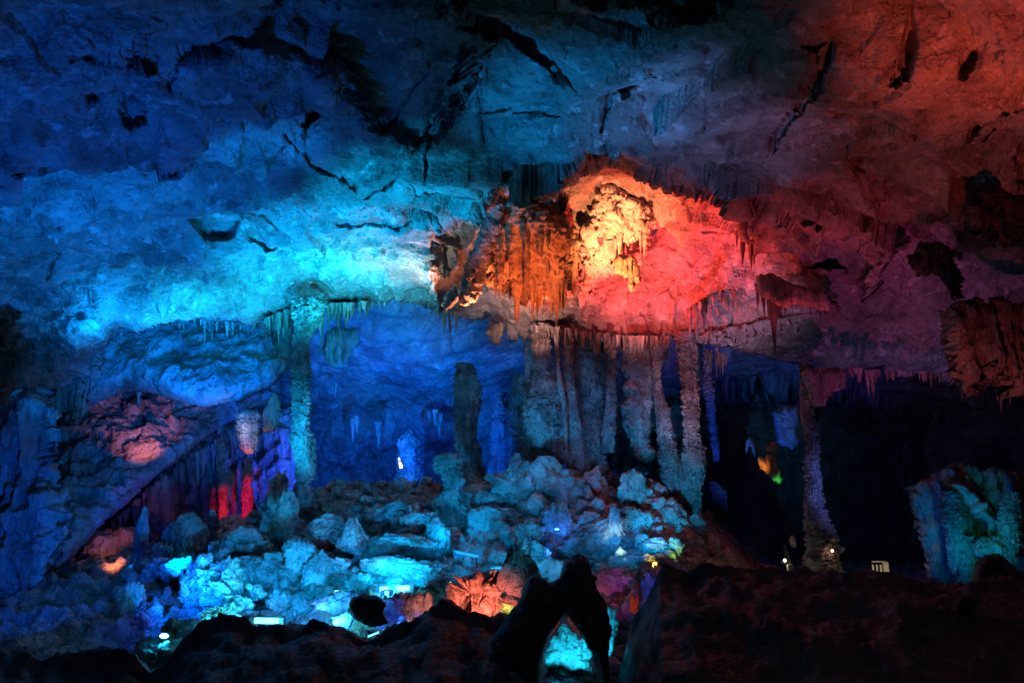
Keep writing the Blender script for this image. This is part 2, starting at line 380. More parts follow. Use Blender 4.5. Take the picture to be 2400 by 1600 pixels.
def build_ceiling():
    xs = axis(-900, -20, 2372, 3300, 2.55, 14); ys = axis(-1000, -20, 900, 1040, 2.35, 12)
    PX, PY = np.meshgrid(xs, ys); sh = PX.shape; px = PX.ravel(); py = PY.ravel()
    Y = ceil_Y(px, py)
    lx = interp(px, LEDGE) + 7*fbm(np.column_stack([px/45, px*0, px*0+3]), 4)
    big = np.zeros(len(px))
    # the red alcove: recessed bowl behind the upper lip
    alc = [(985, 503), (1050, 478), (1112, 455), (1140, 425), (1170, 402), (1210, 405), (1250, 402), (1300, 378), (1350, 352), (1400, 340), (1440, 352), (1480, 370),
           (1520, 385), (1600, 397), (1650, 412), (1700, 432), (1740, 425), (1900, 470), (2050, 560), (2000, 700), (1700, 760), (1020, 760), (1000, 620)]
    region(px, py, big, 1, alc, 4.2, soft=22, wob=4, fade=lambda x, y: (1-.75*sst(560, 745, y))*(1-.85*sst(1560, 1950, x))*(.25+.75*sst(990, 1110, x)))
    # dark overhung recess at the top
    region(px, py, big, 2, [(150, 92), (210, 62), (330, 58), (350, 73), (495, 76), (560, 45), (625, 5), (660, -60), (1010, -60), (1075, 30), (1100, 100),
           (1092, 180), (1060, 250), (1010, 330), (960, 352), (900, 320), (850, 300), (815, 240), (770, 180), (690, 150), (600, 105), (480, 118), (360, 140), (270, 120)], 1.1, soft=44, wob=6)
    region(px, py, big, 3, [(1300, -40), (1500, 20), (1560, 60), (1660, 40), (1680, -60)], 1.2, soft=26, wob=8)
    Y = Y + big
    p = P(px, py, Y).reshape(*sh, 3)
    n = normals_grid(p).reshape(-1, 3); n *= np.sign(n[:, 1:2]+1e-9)      # away from the viewer = into the rock
    p = p.reshape(-1, 3)
    off = np.zeros(len(px))
    q = p*np.array([.75, 1, 1.25])
    warp = np.column_stack([perlin(q/5+3), perlin(q/5+31), perlin(q/5+77)])*1.6
    qw = q+warp
    frac = sst(560, 760, px)*(1-sst(1750, 1950, px))*(1-sst(330, 470, py))                  # fractured slabs in the upper middle
    drap = sst(420, 560, py)
    off += 1.05*fbm(qw/7.5, 3)*(1-.35*frac)
    off += .62*fbm(qw/2.9+9, 4, .5, 'ridge')*(1-.7*frac)
    off += .27*fbm(qw/1.2+4, 4, .5, 'billow')*(1-.5*frac)
    off += .075*fbm(q/.55+2, 3, .6, 'ridge')
    fa, fe = facets((p+warp*.35)/np.array([4.2, 4.2, 3.0]))
    off += .45*fa*frac + .36*fa*(1-frac)
    fb, fe2 = facets((p+warp*.5)/1.35+11.)
    off += .13*fb
    # scalloped pits
    f1, f2, idx, vec = worley(q/np.array([1.7, 1.7, 1.1])+5.)
    pit = (RV[idx, 1] > .62)*sst(.34, .12, f1+.12*perlin(q/.4))*(1-frac)
    off += .28*pit
    f1, f2, idx, vec = worley(qw/.72+25.)
    off += .10*(f1-.4)*(1-frac*.6)
    # long cracks, overhung ledges and wedges
    G = [([(1045, -10, 8), (1084, 22, 6), (1130, 52, 2)], 1.0), ([(1114, 78, 6), (1151, 97, 6), (1217, 133, 5), (1267, 177, 4), (1324, 227, 2)], 1.1),
         ([(991, 145, 3), (984, 187, 4), (944, 227, 3), (911, 280, 4), (874, 307, 4)], .8), ([(1017, 215, 7), (997, 267, 7), (971, 320, 5), (947, 343, 3)], 1.4),
         ([(1043, 210, 8), (1024, 267, 9), (995, 315, 8), (981, 350, 4), (977, 378, 6)], 1.5), ([(1117, 150, 10), (1111, 187, 8), (1101, 233, 8), (1104, 283, 5), (1111, 333, 5)], 1.2),
         ([(1137, 103, 3), (1094, 133, 4), (1071, 187, 2)], .7), ([(1111, 290, 4), (1177, 273, 3), (1251, 267, 2.5), (1291, 273, 1.5)], .7),
         ([(1500, 200, 5), (1434, 230, 13), (1401, 243, 14), (1392, 275, 6), (1381, 307, 3)], 2.0), ([(1915, 62, 4), (1905, 100, 13), (1861, 167, 18), (1828, 233, 17), (1795, 295, 15), (1772, 345, 10)], 2.4),
         ([(1905, 62, 4), (1875, 75, 10), (1845, 80, 3)], 1.2), ([(1722, 432, 4), (1715, 480, 5), (1712, 530, 6)], 1.2),
         ([(2362, 190, 14), (2300, 232, 14), (2240, 262, 10), (2230, 292, 6)], 1.8), ([(2360, 255, 5), (2300, 275, 4), (2265, 292, 3)], 1.0), ([(2352, 320, 22), (2362, 380, 25)], 1.6),
         ([(20, 338, 5), (90, 346, 5), (180, 352, 7), (250, 376, 8), (330, 352, 7), (400, 322, 5)], 1.3), ([(655, 305, 4), (715, 372, 7), (755, 380, 7), (830, 430, 9), (880, 405, 7), (920, 375, 8)], 1.3),
         ([(945, 380, 4), (960, 430, 6), (985, 448, 4), (1030, 440, 3), (1090, 430, 3)], .9), ([(93, 540, 5), (96, 516, 5), (135, 514, 5)], 1.0),
         ([(775, 528, 7), (830, 533, 6), (900, 520, 6), (950, 512, 5), (1000, 492, 5)], 1.3), ([(135, 600, 5), (122, 630, 7), (108, 655, 4)], 1.2), 
         ([(540, 495, 4), (590, 510, 5), (640, 540, 4)], .9), ([(1300, 700, 2), (1350, 685, 3), (1370, 680, 2)], .7), ([(1440, 720, 2), (1480, 728, 4), (1500, 724, 2)], .7),
         ([(420, 120, 9), (395, 150, 16), (385, 190, 8)], .7), ([(1610, 540, 2), (1640, 552, 3), (1680, 545, 2)], .7), ([(1500, 470, 2), (1560, 455, 2), (1620, 450, 2)], .5), ([(310, 770, 3), (250, 800, 3)], .1),
         ([(2230, 430, 8), (2250, 400, 12), (2290, 390, 8)], 1.), ([(1990, 650, 8), (2010, 640, 5)], .8), ([(60, 690, 3), (30, 700, 3)], .5), ([(1560, 395, 4), (1600, 410, 5)], .6)]
    cut = np.zeros(len(px))
    for k, (l, d) in enumerate(G): groove(px, py, cut, k+.5, [(a, b, c*.6) for a, b, c in l], d*.27)
    R = [([(555, 300), (612, 310), (658, 322), (640, 365), (618, 412), (580, 395), (543, 383), (548, 340)], 1.1, 6), ([(1853, 622), (1880, 607), (1915, 613), (1948, 642)], 2.0, 5),
         ([(435, 540), (470, 502), (535, 488), (562, 520), (545, 560), (520, 580), (480, 572)], .9, 10), ([(560, 545), (600, 560), (640, 590), (620, 600), (575, 575)], .7, 8),
         ([(1050, 60), (1120, 10), (1190, 20), (1240, 90), (1290, 150), (1260, 170), (1150, 95)], .7, 8), ([(2085, 20), (2120, 60), (2110, 100), (2080, 70)], .5, 10)]
    for k, (pl, d, s) in enumerate(R): region(px, py, cut, 40+k, pl, d, s, 3)
    for (x, y, r, d) in [(718, 283, 17, 1.9), (2105, 275, 13, 1.2), (2082, 92, 13, .9), (1996, 512, 8, .9), (1892, 498, 8, .9), (1868, 485, 12, .8), (1932, 516, 7, 1.),  
                         (310, 268, 24, .6), (215, 240, 12, .5), (2240, 92, 12, .6), (2190, 610, 18, .8), (205, 560, 10, .3)]:
        groove(px, py, cut, x*.01, [(x-r*.4, y, r*.8), (x+r*.4, y, r*.7)], d*.7)
    p = p + n*off[:, None]
    eye = np.array([0, 0, EYE]); p = eye + (p-eye)*(1+cut/Y)[:, None]
    # lip: the sheet rolls back at its lower edge and gets real thickness
    t = np.clip((py-lx)/80+1, 0, None)                      # 0 well above the edge, 1 at the edge
    roll = np.where(t > 1, 0, 0)+1.1*(1-np.sqrt(np.clip(1-np.clip(t, 0, 1)**3, 0, 1)))*1.6
    d = np.stack(ray(px, np.minimum(py, lx)), -1)
    # vertices below the edge are carried back behind it, forming the underside of the ledge
    back = np.clip(py-lx, 0, 60)*.085
    Yn = p[:, 1]+roll+back
    pe = P(px, np.minimum(py, lx)-back*1.2, p[:, 1])
    m = py > lx
    p = np.where(m[:, None], np.column_stack([p[:, 0]/p[:, 1]*Yn, Yn, EYE + (pe[:, 2]-EYE)/p[:, 1]*Yn + (off*n[:, 2])*.0]),
                 np.column_stack([p[:, 0], p[:, 1]+roll, p[:, 2]]))
    q4 = grid_quads(*sh); keep = (py < lx+62)
    q4 = q4[keep[q4].all(1)]
    used = np.zeros(len(p), bool); used[q4.ravel()] = True; mp = np.cumsum(used)-1
    o = put('cave_ceiling', p[used], mp[q4], M_CEIL, kind='structure'); return o
build_ceiling()

# --- far wall and far ceiling below the ledge
def build_wall():
    xs = axis(-900, -20, 2372, 3300, 3.3, 16); ys = axis(420, 650, 1330, 1520, 3.0, 10)
    PX, PY = np.meshgrid(xs, ys); sh = PX.shape; px = PX.ravel(); py = PY.ravel()
    Y = interp(py, [(420, 39), (650, 44), (720, 46), (860, 52), (950, 58), (1100, 61), (1300, 61), (1520, 58)])
    Y = Y + interp(px, [(-900, -18), (0, -8), (400, -2), (700, 0), (1300, 0), (1700, 0), (2352, -6), (3300, -22)])
    off = np.zeros(len(px))
    Y = Y*1.0
    region(px, py, Y, 1, [(1600, 900), (1830, 890), (2140, 960), (2160, 1340), (1640, 1340), (1620, 1100)], 8., 70, 9)   # black hollow on the right
    region(px, py, Y, 2, [(150, 945), (330, 895), (620, 905), (640, 940), (560, 1200), (150, 1400)], 5., 60, 5)            # hollow behind the slanting slab
    p = P(px, py, Y).reshape(*sh, 3)
    n = normals_grid(p).reshape(-1, 3); n *= np.sign(n[:, 1:2]+1e-9); p = p.reshape(-1, 3)
    q = p*np.array([.8, 1, 1.0]); warp = np.column_stack([perlin(q/7+3), perlin(q/7+31), perlin(q/7+77)])*2.2; qw = q+warp
    low = sst(960, 1090, py)                                  # hanging draperies low on the wall
    off += 1.5*fbm(qw/10+2, 3) + .5*fbm(qw/3.1, 4, .55, 'ridge')*(1-.5*low) + .2*fbm(qw/1.2, 4, .55, 'billow')
    qs = p*np.array([1, 1, .12]); qs[:, 2] += perlin(p/3)*.25
    off += low*(.9*fbm(qs/1.5+3, 3, .6, 'ridge') + .5*fbm(qs/.6+8, 3, .6, 'ridge'))
    f1, f2, idx, vec = worley(p/np.array([2.6, 2.6, 5.])+3)
    off += low*1.6*(f1-.5)
    fa, fe = facets(qw/3.6); off += .35*fa
    p = p+n*off[:, None]
    put('cave_wall', p, grid_quads(*sh), M_WALL, kind='structure')
build_wall()

# --- floor: rubble slope up to the columns, near ground darkened in its colour on the viewer's side
RIDGE = [(-900, 1500), (0, 1500), (150, 1520), (300, 1530), (400, 1560), (432, 1545), (470, 1490), (520, 1462), (600, 1452), (680, 1450), (730, 1440), (850, 1448), (940, 1440), (1000, 1405), (1040, 1412),
         (1080, 1430), (1150, 1440), (1200, 1470), (1240, 1600), (1400, 1600), (1440, 1450), (1480, 1385), (1500, 1338), (1560, 1326), (1640, 1325), (1760, 1330), (1900, 1332), (2050, 1335), (2180, 1340), (2352, 1342), (3300, 1350)]
def build_floor():
    cols = axis(-900, -20, 2372, 3300, 5.0, 26)
    rows = np.concatenate([np.geomspace(2.2, 13, 150), np.linspace(13.1, 19, 50), np.geomspace(19.3, 66, 300)])
    PX, YY = np.meshgrid(cols, rows); sh = PX.shape; px = PX.ravel(); y = YY.ravel()
    x = (px-CX)/FPX*y
    crest_py = interp(px, RIDGE); crest = EYE + ray(px, crest_py)[1]*12.5
    near = -1.4 + (crest+1.4)*sst(2.5, 12.5, y)
    slope = interp(px, [(-900, .3), (150, .25), (420, .45), (600, .7), (800, .95), (1500, 1.), (1640, .55), (1750, .12), (3300, .1)])
    far = np.interp(y, [18, 24, 30, 34, 38, 42, 50, 66], [-2.6, -1.2, .1, 1.9, 3.0, 3.3, 3.6, 4.])
    far = -2.2+(far+2.2)*slope
    t = sst(12.5, 17., y)
    z = near*(1-t)+far*t
    p = np.column_stack([x, y, z])
    amp = .25+.75*sst(16, 26, y)
    crag = fbm(np.column_stack([x/4.6+.5*perlin(p/2.), y/3.2, z*0]), 4, .5, 'ridge'); st = crag*2.4
    z = z + amp*(.5*fbm(p/3.2, 4) + 1.1*(crag-.42) + .22*(st-np.floor(st)-.5) + .2*fbm(p/1.1+5, 4, .55, 'ridge')) + .07*fbm(p/.4, 3, .6, 'ridge')
    z = z + (1-amp)*(.30*(fbm(p/1.4+8, 4, .55, 'ridge')-.62)+.08*(fbm(p/.35, 3, .6, 'ridge')-.5))
    f1, f2, idx, vec = worley(np.column_stack([x, y, z*0])/1.25+3)
    z = z + amp*.45*(RV[idx, 0]-.2)*sst(.02, .2, f2-f1)
    z = np.where(y < 12.5, z-.15, z)
    p = np.column_stack([x, y, z])
    q4 = grid_quads(*sh); row = q4[:, 0]//sh[1]
    ymid = rows[row]
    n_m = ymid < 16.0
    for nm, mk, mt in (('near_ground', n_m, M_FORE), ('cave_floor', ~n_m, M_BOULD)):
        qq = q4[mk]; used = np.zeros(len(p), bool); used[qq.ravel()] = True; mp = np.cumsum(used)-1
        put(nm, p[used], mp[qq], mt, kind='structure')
build_floor()

# ------------------------------------------------------------------ builders for the things
def sm_interp(t, vals):          # smooth interpolation of key values over 0..1
    k = np.linspace(0, 1, len(vals)); vals = np.asarray(vals, float)
    x = np.interp(t, k, np.arange(len(vals))); i = np.clip(x.astype(int), 0, len(vals)-2); f = x-i; f = f*f*(3-2*f)
    return vals[i]*(1-f)+vals[i+1]*f
def column_mesh(pts, Y, knob=.42, flute=.26, nth=100, nz=280, seed=0., sy=.9, ledges=.15, tip0=False, tip1=False):
    pts = np.asarray(pts, float)
    key = pts[:, 1]; t = np.linspace(0, 1, nz); py = key[0]+(key[-1]-key[0])*t
    px = np.interp(py, key, pts[:, 0]); rp = np.interp(py, key, pts[:, 2])
    ker = np.ones(7)/7; pad = lambda a: np.convolve(np.pad(a, 3, 'edge'), ker, 'valid')
    px, rp = pad(px), pad(rp)
    c = P(px, py, Y); r = rp/FPX*Y
    th = np.linspace(0, 2*math.pi, nth, endpoint=False)
    R0 = float(np.median(r))
    X = c[:, 0][:, None]+r[:, None]*np.cos(th); YY = c[:, 1][:, None]+sy*r[:, None]*np.sin(th); Z = np.repeat(c[:, 2][:, None], nth, 1)
    p = np.stack([X, YY, Z], -1).reshape(-1, 3)
    rr = np.repeat(r, nth)
    dirx = np.tile(np.cos(th), nz); diry = np.tile(np.sin(th), nz)
    q = p/R0+seed*7.7
    k = fbm(q*np.array([1.1, 1.1, 1.9]), 4, .55, 'billow')*1.2
    f1, f2, idx, vec = worley(q*np.array([1.3, 1.3, 1.5])); k = k*.55+.9*(.5-f1)
    zz = q[:, 2]+.5*perlin(q*.8)
    led = perlin(np.column_stack([zz*2.1, zz*0+seed, zz*0]))*.7 + perlin(np.column_stack([zz*5.3, zz*0+seed, zz*0]))*.35
    fl = fbm(q*np.array([3.6, 3.6, .35])+4, 3, .6, 'ridge')-.3
    gate = sst(-.25, .25, perlin(np.column_stack([q[:, 2]*.7, q[:, 0]*.2, q[:, 1]*0+seed])))     # knobbly and fluted stretches alternate
    fine = fbm(q*5.5, 3, .6)*.07
    sm = fbm(q*np.array([2.6, 2.6, 3.4])+9, 3, .55, 'billow')
    d = rr*1.15*(knob*k*(.45+.55*gate)+.28*sm*(.3+gate)+flute*fl*(1.5-gate*.8)+ledges*led+fine)
    qc = q*np.array([2.6, 2.6, 2.2])+.5*fine[:, None]; g1, g2, gi, gv = worley(qc+.35*k[:, None]); d = d+rr*(.13*(RV[gi, 2]-.5)-.13*(1-sst(.02, .22, g2-g1)))*(.2+.6*gate)
    p[:, 0] += dirx*d; p[:, 1] += diry*d*sy; p[:, 2] += -.5*np.abs(d)*0
    p = p.reshape(nz, nth, 3)
    top = p[:1].mean(1, keepdims=True); bot = p[-1:].mean(1, keepdims=True)
    cap = lambda m, row: m+(row-m)*.02
    p = np.concatenate([cap(top, p[:1]), p, cap(bot, p[-1:])], 0)
    return p.reshape(-1, 3), grid_quads(nz+2, nth, True)
def column(name, label, cat, pts, Y, mat=None, group=None, parent=None, **kw):
    v, q = column_mesh(pts, Y, **kw)
    return put(name, v, q, mat or M_COL, label, cat, group or {'column': 'columns joining floor and ceiling', 'stalagmite': 'stalagmites on the rubble slope'}.get(cat, 'stumpy stalactites hanging free'), None, parent, base=v[-40:].mean(0))
def mass_mesh(poly, Y, T, R, sp=3., lump=.3, flute=0., fs=1., seed=0., edge=5., drip=0., facet=0., tilt=(0, 0), back=.5):
    poly = np.asarray(poly, float); x0, y0 = poly.min(0)-edge*2-drip-4; x1, y1 = poly.max(0)+edge*2+drip+4
    xs = np.arange(x0, x1, sp); ys = np.arange(y0, y1, sp)
    PX, PY = np.meshgrid(xs, ys); sh = PX.shape; px = PX.ravel(); py = PY.ravel()
    s = sdf_poly(px, py, poly)
    e = np.column_stack([px/26, py/26, np.full(len(px), seed)])
    s = s+edge*2*fbm(e, 4, .6)
    if drip:
        cx_ = py > poly[:, 1].mean()-10
        dr = fbm(np.column_stack([px/9, py/160, np.full(len(px), seed+3)]), 3, .7, 'ridge')
        s = s+drip*(dr-.25)*np.clip((py-(y0+y1)/2)/(y1-y0)*2+.3, 0, 1)
    a = np.clip(s/R, 0, 1); prof = np.sqrt(1-(1-a)**2)
    Yc = Y + (px-poly[:, 0].mean())*tilt[0]/100+(py-poly[:, 1].mean())*tilt[1]/100
    p = P(px, py, Yc-T*prof); m = Y/FPX                       # metres per pixel there
    q = p+seed*3.3
    d = lump*min(T, 1.6)*.8*(fbm(q/(T*1.1), 4, .5, 'ridge')-.3+.2*fbm(q/(T*.4), 3, .5, 'billow'))
    if flute:
        qs = q*np.array([1, 1, .1])/fs; qs[:, :2] += .12*perlin(q/(2.5*fs))[:, None]
        d = d+flute*(fbm(qs, 3, .5, 'ridge')-.2)+flute*.22*(fbm(qs*2.6, 2, .6, 'ridge')-.2)
    if facet:
        fa, fe = facets(q/(T*.7)); fb, _ = facets(q/(T*.28)+5); d = d+T*(facet*fa+facet*.35*fb)
    d = d+.04*fbm(q/.15, 2)*min(1, T)
    f = p.copy(); n = normals_grid(p.reshape(*sh, 3)).reshape(-1, 3); n *= -np.sign(n[:, 1:2]+1e-9)
    f = p+n*(d*np.clip(a*2.2, 0, 1))[:, None]
    b = P(px, py, Yc+T*back*prof)
    q4 = grid_quads(*sh); keep = (s[q4] > -sp*.6).all(1)
    qf = q4[keep]; n0 = len(p)
    # stitch front and back along the outline
    edge_v = (s <= 0); b[edge_v] = f[edge_v]
    v = np.concatenate([f, b]); qb = qf[:, ::-1]+n0
    q = np.concatenate([qf, qb]); used = np.zeros(len(v), bool); used[q.ravel()] = True; mp = np.cumsum(used)-1
    return v[used], mp[q]
def mass(name, label, cat, poly, Y, T, R, mat=None, group=None, parent=None, kind=None, **kw):
    v, q = mass_mesh(poly, Y, T, R, **kw)
    base = np.array([v[:, 0].mean(), v[:, 1].mean(), v[:, 2].min()])
    return put(name, v, q, mat or M_COL, label, cat, group or {'drapery': 'draperies hanging from ledges', 'boulder': 'dark and lit rocks near the viewer'}.get(cat), kind, parent, base=base)
def spike(px, py, L, wd, Y, seed, nth=14, nz=16, lean=0., blunt=.0):
    t = np.linspace(0, 1, nz); r0 = wd/2/FPX*Y
    prof = (1-t)**.75*(.75+.25*(1-t)); prof = np.maximum(prof, .03)*(1-blunt)+blunt*np.sqrt(np.clip(1-t**6, 0, 1))
    c = P(px+lean*t+0*t, py+L*t, Y); th = np.linspace(0, 2*math.pi, nth, endpoint=False)
    wob = 1+.18*np.sin(t*11+seed*3)[:, None]*1+.16*np.sin(th*3+seed*5)[None]+.10*np.sin(th*7+seed*9+t[:, None]*2)+.10*np.sin(t*37+seed)[:, None]
    r = r0*prof[:, None]*wob
    p = np.stack([c[:, 0][:, None]+r*np.cos(th), c[:, 1][:, None]+r*np.sin(th)*.8, np.repeat(c[:, 2][:, None], nth, 1)], -1)
    return p.reshape(-1, 3), grid_quads(nz, nth, True)
def merge(ms):
    v = []; q = []; n = 0
    for a, b in ms: v.append(a); q.append(b+n); n += len(a)
    return np.concatenate(v), np.concatenate(q)
def cluster(name, label, items, Y, mat=None, group=None, cat='stalactites', fringe=None, root=None, seed=1):
    """items: (px, py of the root, length, width[, lean]) single stalactites; fringe: (line, count, min len, max len, min w, max w)"""
    mat = mat or M_DRAPE; rnd = random.Random(seed)
    a = items[0] if items else fringe[0][0]
    e = empty(name, pv(a[0], a[1], Y), label, cat, group or 'stalactite groups under the ledges')
    for k, it in enumerate(items):
        px, py, L, wd = it[:4]; ln = it[4] if len(it) > 4 else 0
        v, q = spike(px, py, L, wd, Y+rnd.uniform(-.35, .35), seed+k*1.7, 18, 26, ln)
        put('stalactite', v, q, mat, parent=e)
    for fr in (fringe or []):
        line, n, l0, l1, w0, w1 = fr; ms = []
        xs = [p[0] for p in line]; ys = [p[1] for p in line]; tot = np.cumsum([0]+[math.hypot(xs[i+1]-xs[i], ys[i+1]-ys[i]) for i in range(len(xs)-1)])
        cl = [(rnd.random()*tot[-1], rnd.uniform(6, 26), rnd.uniform(.35, 1)) for _ in range(max(3, n//9))]
        for k in range(n):
            c0 = cl[rnd.randrange(len(cl))]; s_ = min(max(rnd.gauss(c0[0], c0[1]), 0), tot[-1])
            if rnd.random() < .2: s_ = rnd.random()*tot[-1]
            env = c0[2]*math.exp(-((s_-c0[0])/c0[1])**2*.6); x = float(np.interp(s_, tot, xs)); y = float(np.interp(s_, tot, ys))
            L = l0+(l1-l0)*(.3+.9*env)*rnd.random()**1.1
            ms.append(spike(x, y-4, L+4, rnd.uniform(w0, w1)*(.7+.7*env), Y+rnd.uniform(-.5, .7), rnd.random()*20, 9, 9, rnd.uniform(-3, 3), .25 if rnd.random() < .25 else 0.))
        v, q = merge(ms); put('stalactite_fringe', v, q, mat, parent=e, kind='stuff')
    if root:
        v, q = mass_mesh(root, Y, .9, 14, 3.2, .25, .25, .5, seed, 4, 3); put('root_ledge', v, q, mat, parent=e)
    return e

def ico(n):
    import bmesh
    b = bmesh.new(); bmesh.ops.create_icosphere(b, subdivisions=n, radius=1)
    v = np.array([x.co[:] for x in b.verts]); f = np.array([[w_.index for w_ in x.verts] for x in b.faces]); b.free(); return v, f
ICO = {4: ico(4), 5: ico(5), 6: ico(6)}
def rock(label, px, py, wpx, hpx, Y, seed, style='lump', mat=None, group=None, sub=5, cat='boulder', name='boulder'):
    """px, py: centre; wpx, hpx: full width and height on the survey photo"""
    u, f = ICO[sub]; s = seed*5.13
    rx = wpx/2/FPX*Y; rz = hpx/2/FPX*Y; ry = .8*min(rx, rz*1.5)
    q = u+s
    rk = np.random.RandomState(int(seed*97) % 100000); npl = 15 if style == 'facet' else 22
    nn = rk.normal(size=(npl, 3)); nn /= np.linalg.norm(nn, axis=1, keepdims=True); dd = rk.uniform(.62 if style == 'facet' else .74, 1., npl)
    uw = u+.22*np.column_stack([perlin(q*1.7), perlin(q*1.7+9), perlin(q*1.7+21)]); uw /= np.linalg.norm(uw, axis=1, keepdims=True)
    dp = uw@nn.T; cut = np.min(np.where(dp > .05, dd/np.maximum(dp, .05), 9), axis=1); cut = np.minimum(cut, 1.35)
    if style == 'facet':
        fa, _ = facets(q*1.1); fb, _ = facets(q*2.7+3); k = 1+.62*fa+.22*fb+.07*fbm(q*5, 3, .6, 'ridge')
        k = k*(1+.25*fbm(q*1.3, 2))
    elif style == 'coral':
        f1, f2, idx, vec = worley(q*3.1); g1, g2, _, _ = worley(q*7.); k = 1+.5*fbm(q*1.5, 3)+.40*(.45-f1)+.17*(.4-g1)+.05*fbm(q*12, 2)
    elif style == 'fan':                                        # rounded top, fluted flanks
        qs = q*np.array([4.4, 4.4, .6]); fl = fbm(qs, 3, .6, 'ridge')-.3
        k = 1+.42*fbm(q*1.4, 3)+.32*fl*np.clip(.9-u[:, 2], 0, 1)+.10*fbm(q*5, 3, .6, 'ridge')
    elif style == 'strata':
        z = q[:, 2]*1.+.35*perlin(q*1.6)+.25*q[:, 0]; n_ = perlin(np.column_stack([z*6, z*0+seed, z*0])); n2 = perlin(np.column_stack([z*14, q[:, 0]*1.5, q[:, 1]*1.5]))
        fa, _ = facets(q*1.3); k = 1+.35*fbm(q*1.4, 3)+.3*fa+.20*n_+.13*n2+.10*fbm(q*5, 3, .5, 'billow')
    else:
        fa, _ = facets(q*1.5); fb, _ = facets(q*3.1+2); k = 1+.45*fbm(q*1.5, 4)+.36*fa+.12*fb+.12*fbm(q*4, 4, .5, 'ridge')
    if style in ('facet', 'lump', 'strata'): k = cut*1.08*(1+(k-1)*.55)
    else: k = k*(.5+.5*cut)
    g1, g2, gi, gv = worley(q*(4.2 if style != 'facet' else 2.6)+.3*k[:, None]); k = k+(.07*(RV[gi, 2]-.5)-.035*(1-sst(.02, .2, g2-g1)))
    v = u*k[:, None]*np.array([rx, ry, rz]); c = np.array(pv(px, py, Y)); v = v+c
    return put(name, v, f, mat or M_BOULD, label, cat, group or 'boulders and broken rock on the slope', None, None, base=(c[0], c[1], v[:, 2].min()))

def box_v(cx_, cy_, cz, sx, sy_, sz, rz=0, ry=0):
    b = np.array([[x, y, z] for x in (-.5, .5) for y in (-.5, .5) for z in (-.5, .5)])*np.array([sx, sy_, sz])
    c, s = math.cos(ry), math.sin(ry); b = b@np.array([[c, 0, -s], [0, 1, 0], [s, 0, c]])
    c, s = math.cos(rz), math.sin(rz); b = b@np.array([[c, s, 0], [-s, c, 0], [0, 0, 1]])
    return b+np.array([cx_, cy_, cz]), np.array([[0, 1, 3, 2], [4, 6, 7, 5], [0, 4, 5, 1], [2, 3, 7, 6], [0, 2, 6, 4], [1, 5, 7, 3]])
def tube(pts, r, n=8):
    pts = np.asarray(pts, float); t = np.gradient(pts, axis=0); t /= np.linalg.norm(t, axis=1, keepdims=True)+1e-9
    up = np.array([.13, .31, .94]); a = np.cross(t, up); a /= np.linalg.norm(a, axis=1, keepdims=True)+1e-9; b = np.cross(t, a)
    th = np.linspace(0, 2*math.pi, n, endpoint=False)
    p = pts[:, None]+r*(a[:, None]*np.cos(th)[None, :, None]+b[:, None]*np.sin(th)[None, :, None])
    p = np.concatenate([pts[:1, None].repeat(n, 1), p, pts[-1:, None].repeat(n, 1)], 0)
    return p.reshape(-1, 3), grid_quads(len(pts)+2, n, True)

# ------------------------------------------------------------------ columns and stalagmites
column('limestone_column', 'tall knobbly cyan-lit column joining floor and ledge, left of the centre', 'column',
       [(712, 690, 40), (705, 735, 30), (694, 770, 20), (690, 800, 19), (690, 870, 21), (692, 940, 19), (693, 985, 18), (694, 1000, 25), (702, 1060, 23), (701, 1100, 21), (694, 1108, 15), (697, 1120, 22), (695, 1180, 31), (700, 1225, 33), (702, 1250, 26)], 35, nz=520, nth=120, seed=1)
column('limestone_column', 'dim teal column with fluted neck, behind the stacked cyan stalagmite', 'column',
       [(1066, 835, 18), (1070, 860, 26), (1074, 900, 30), (1070, 960, 26), (1068, 1010, 24), (1078, 1040, 26), (1085, 1090, 22), (1090, 1170, 24)], 41, nz=300, seed=2, flute=.25)
column('limestone_stalagmite', 'stacked cyan stalagmite with blocky top and wide fluted foot', 'stalagmite',
       [(1028, 1040, 12), (1028, 1046, 26), (1030, 1075, 29), (1040, 1100, 26), (1044, 1122, 20), (1050, 1133, 30), (1030, 1160, 44), (1026, 1200, 47), (1032, 1250, 42), (1046, 1290, 22)], 33, nz=360, nth=120, seed=3, knob=.22, flute=.32, ledges=.22)
column('limestone_column', 'cyan hanging column that swells into a ragged skirt with a pointed end', 'column',
       [(1242, 745, 20), (1243, 800, 20), (1248, 850, 22), (1252, 895, 27), (1250, 925, 40), (1248, 965, 43), (1258, 1010, 38), (1268, 1055, 29), (1274, 1085, 14), (1278, 1096, 4)], 37.4, nz=420, nth=120, seed=4.2, flute=.26, ledges=.22)
column('limestone_column', 'thin smooth bright azure rib beside the skirted hanging column', 'column',
       [(1276, 752, 6), (1279, 800, 5), (1282, 850, 5), (1288, 890, 8), (1296, 930, 6), (1300, 1010, 5), (1304, 1070, 4)], 36.8, nz=160, nth=30, seed=5, knob=.1, flute=.1, ledges=.1)
column('limestone_column', 'slender beaded grey column right of the azure rib', 'column',
       [(1303, 752, 15), (1305, 850, 14), (1310, 920, 14), (1322, 1000, 17), (1330, 1070, 22), (1334, 1110, 28)], 37.6, nz=300, nth=60, seed=6)
column('limestone_column', 'broad purple-grey lumpy column on a spreading scaly foot', 'column',
       [(1350, 758, 36), (1357, 850, 33), (1350, 950, 34), (1345, 1030, 38), (1350, 1075, 40), (1366, 1100, 58), (1385, 1150, 68), (1395, 1200, 78), (1388, 1250, 90), (1400, 1300, 84)], 39.3, nz=560, nth=170, seed=7.3, knob=.26, ledges=.2)
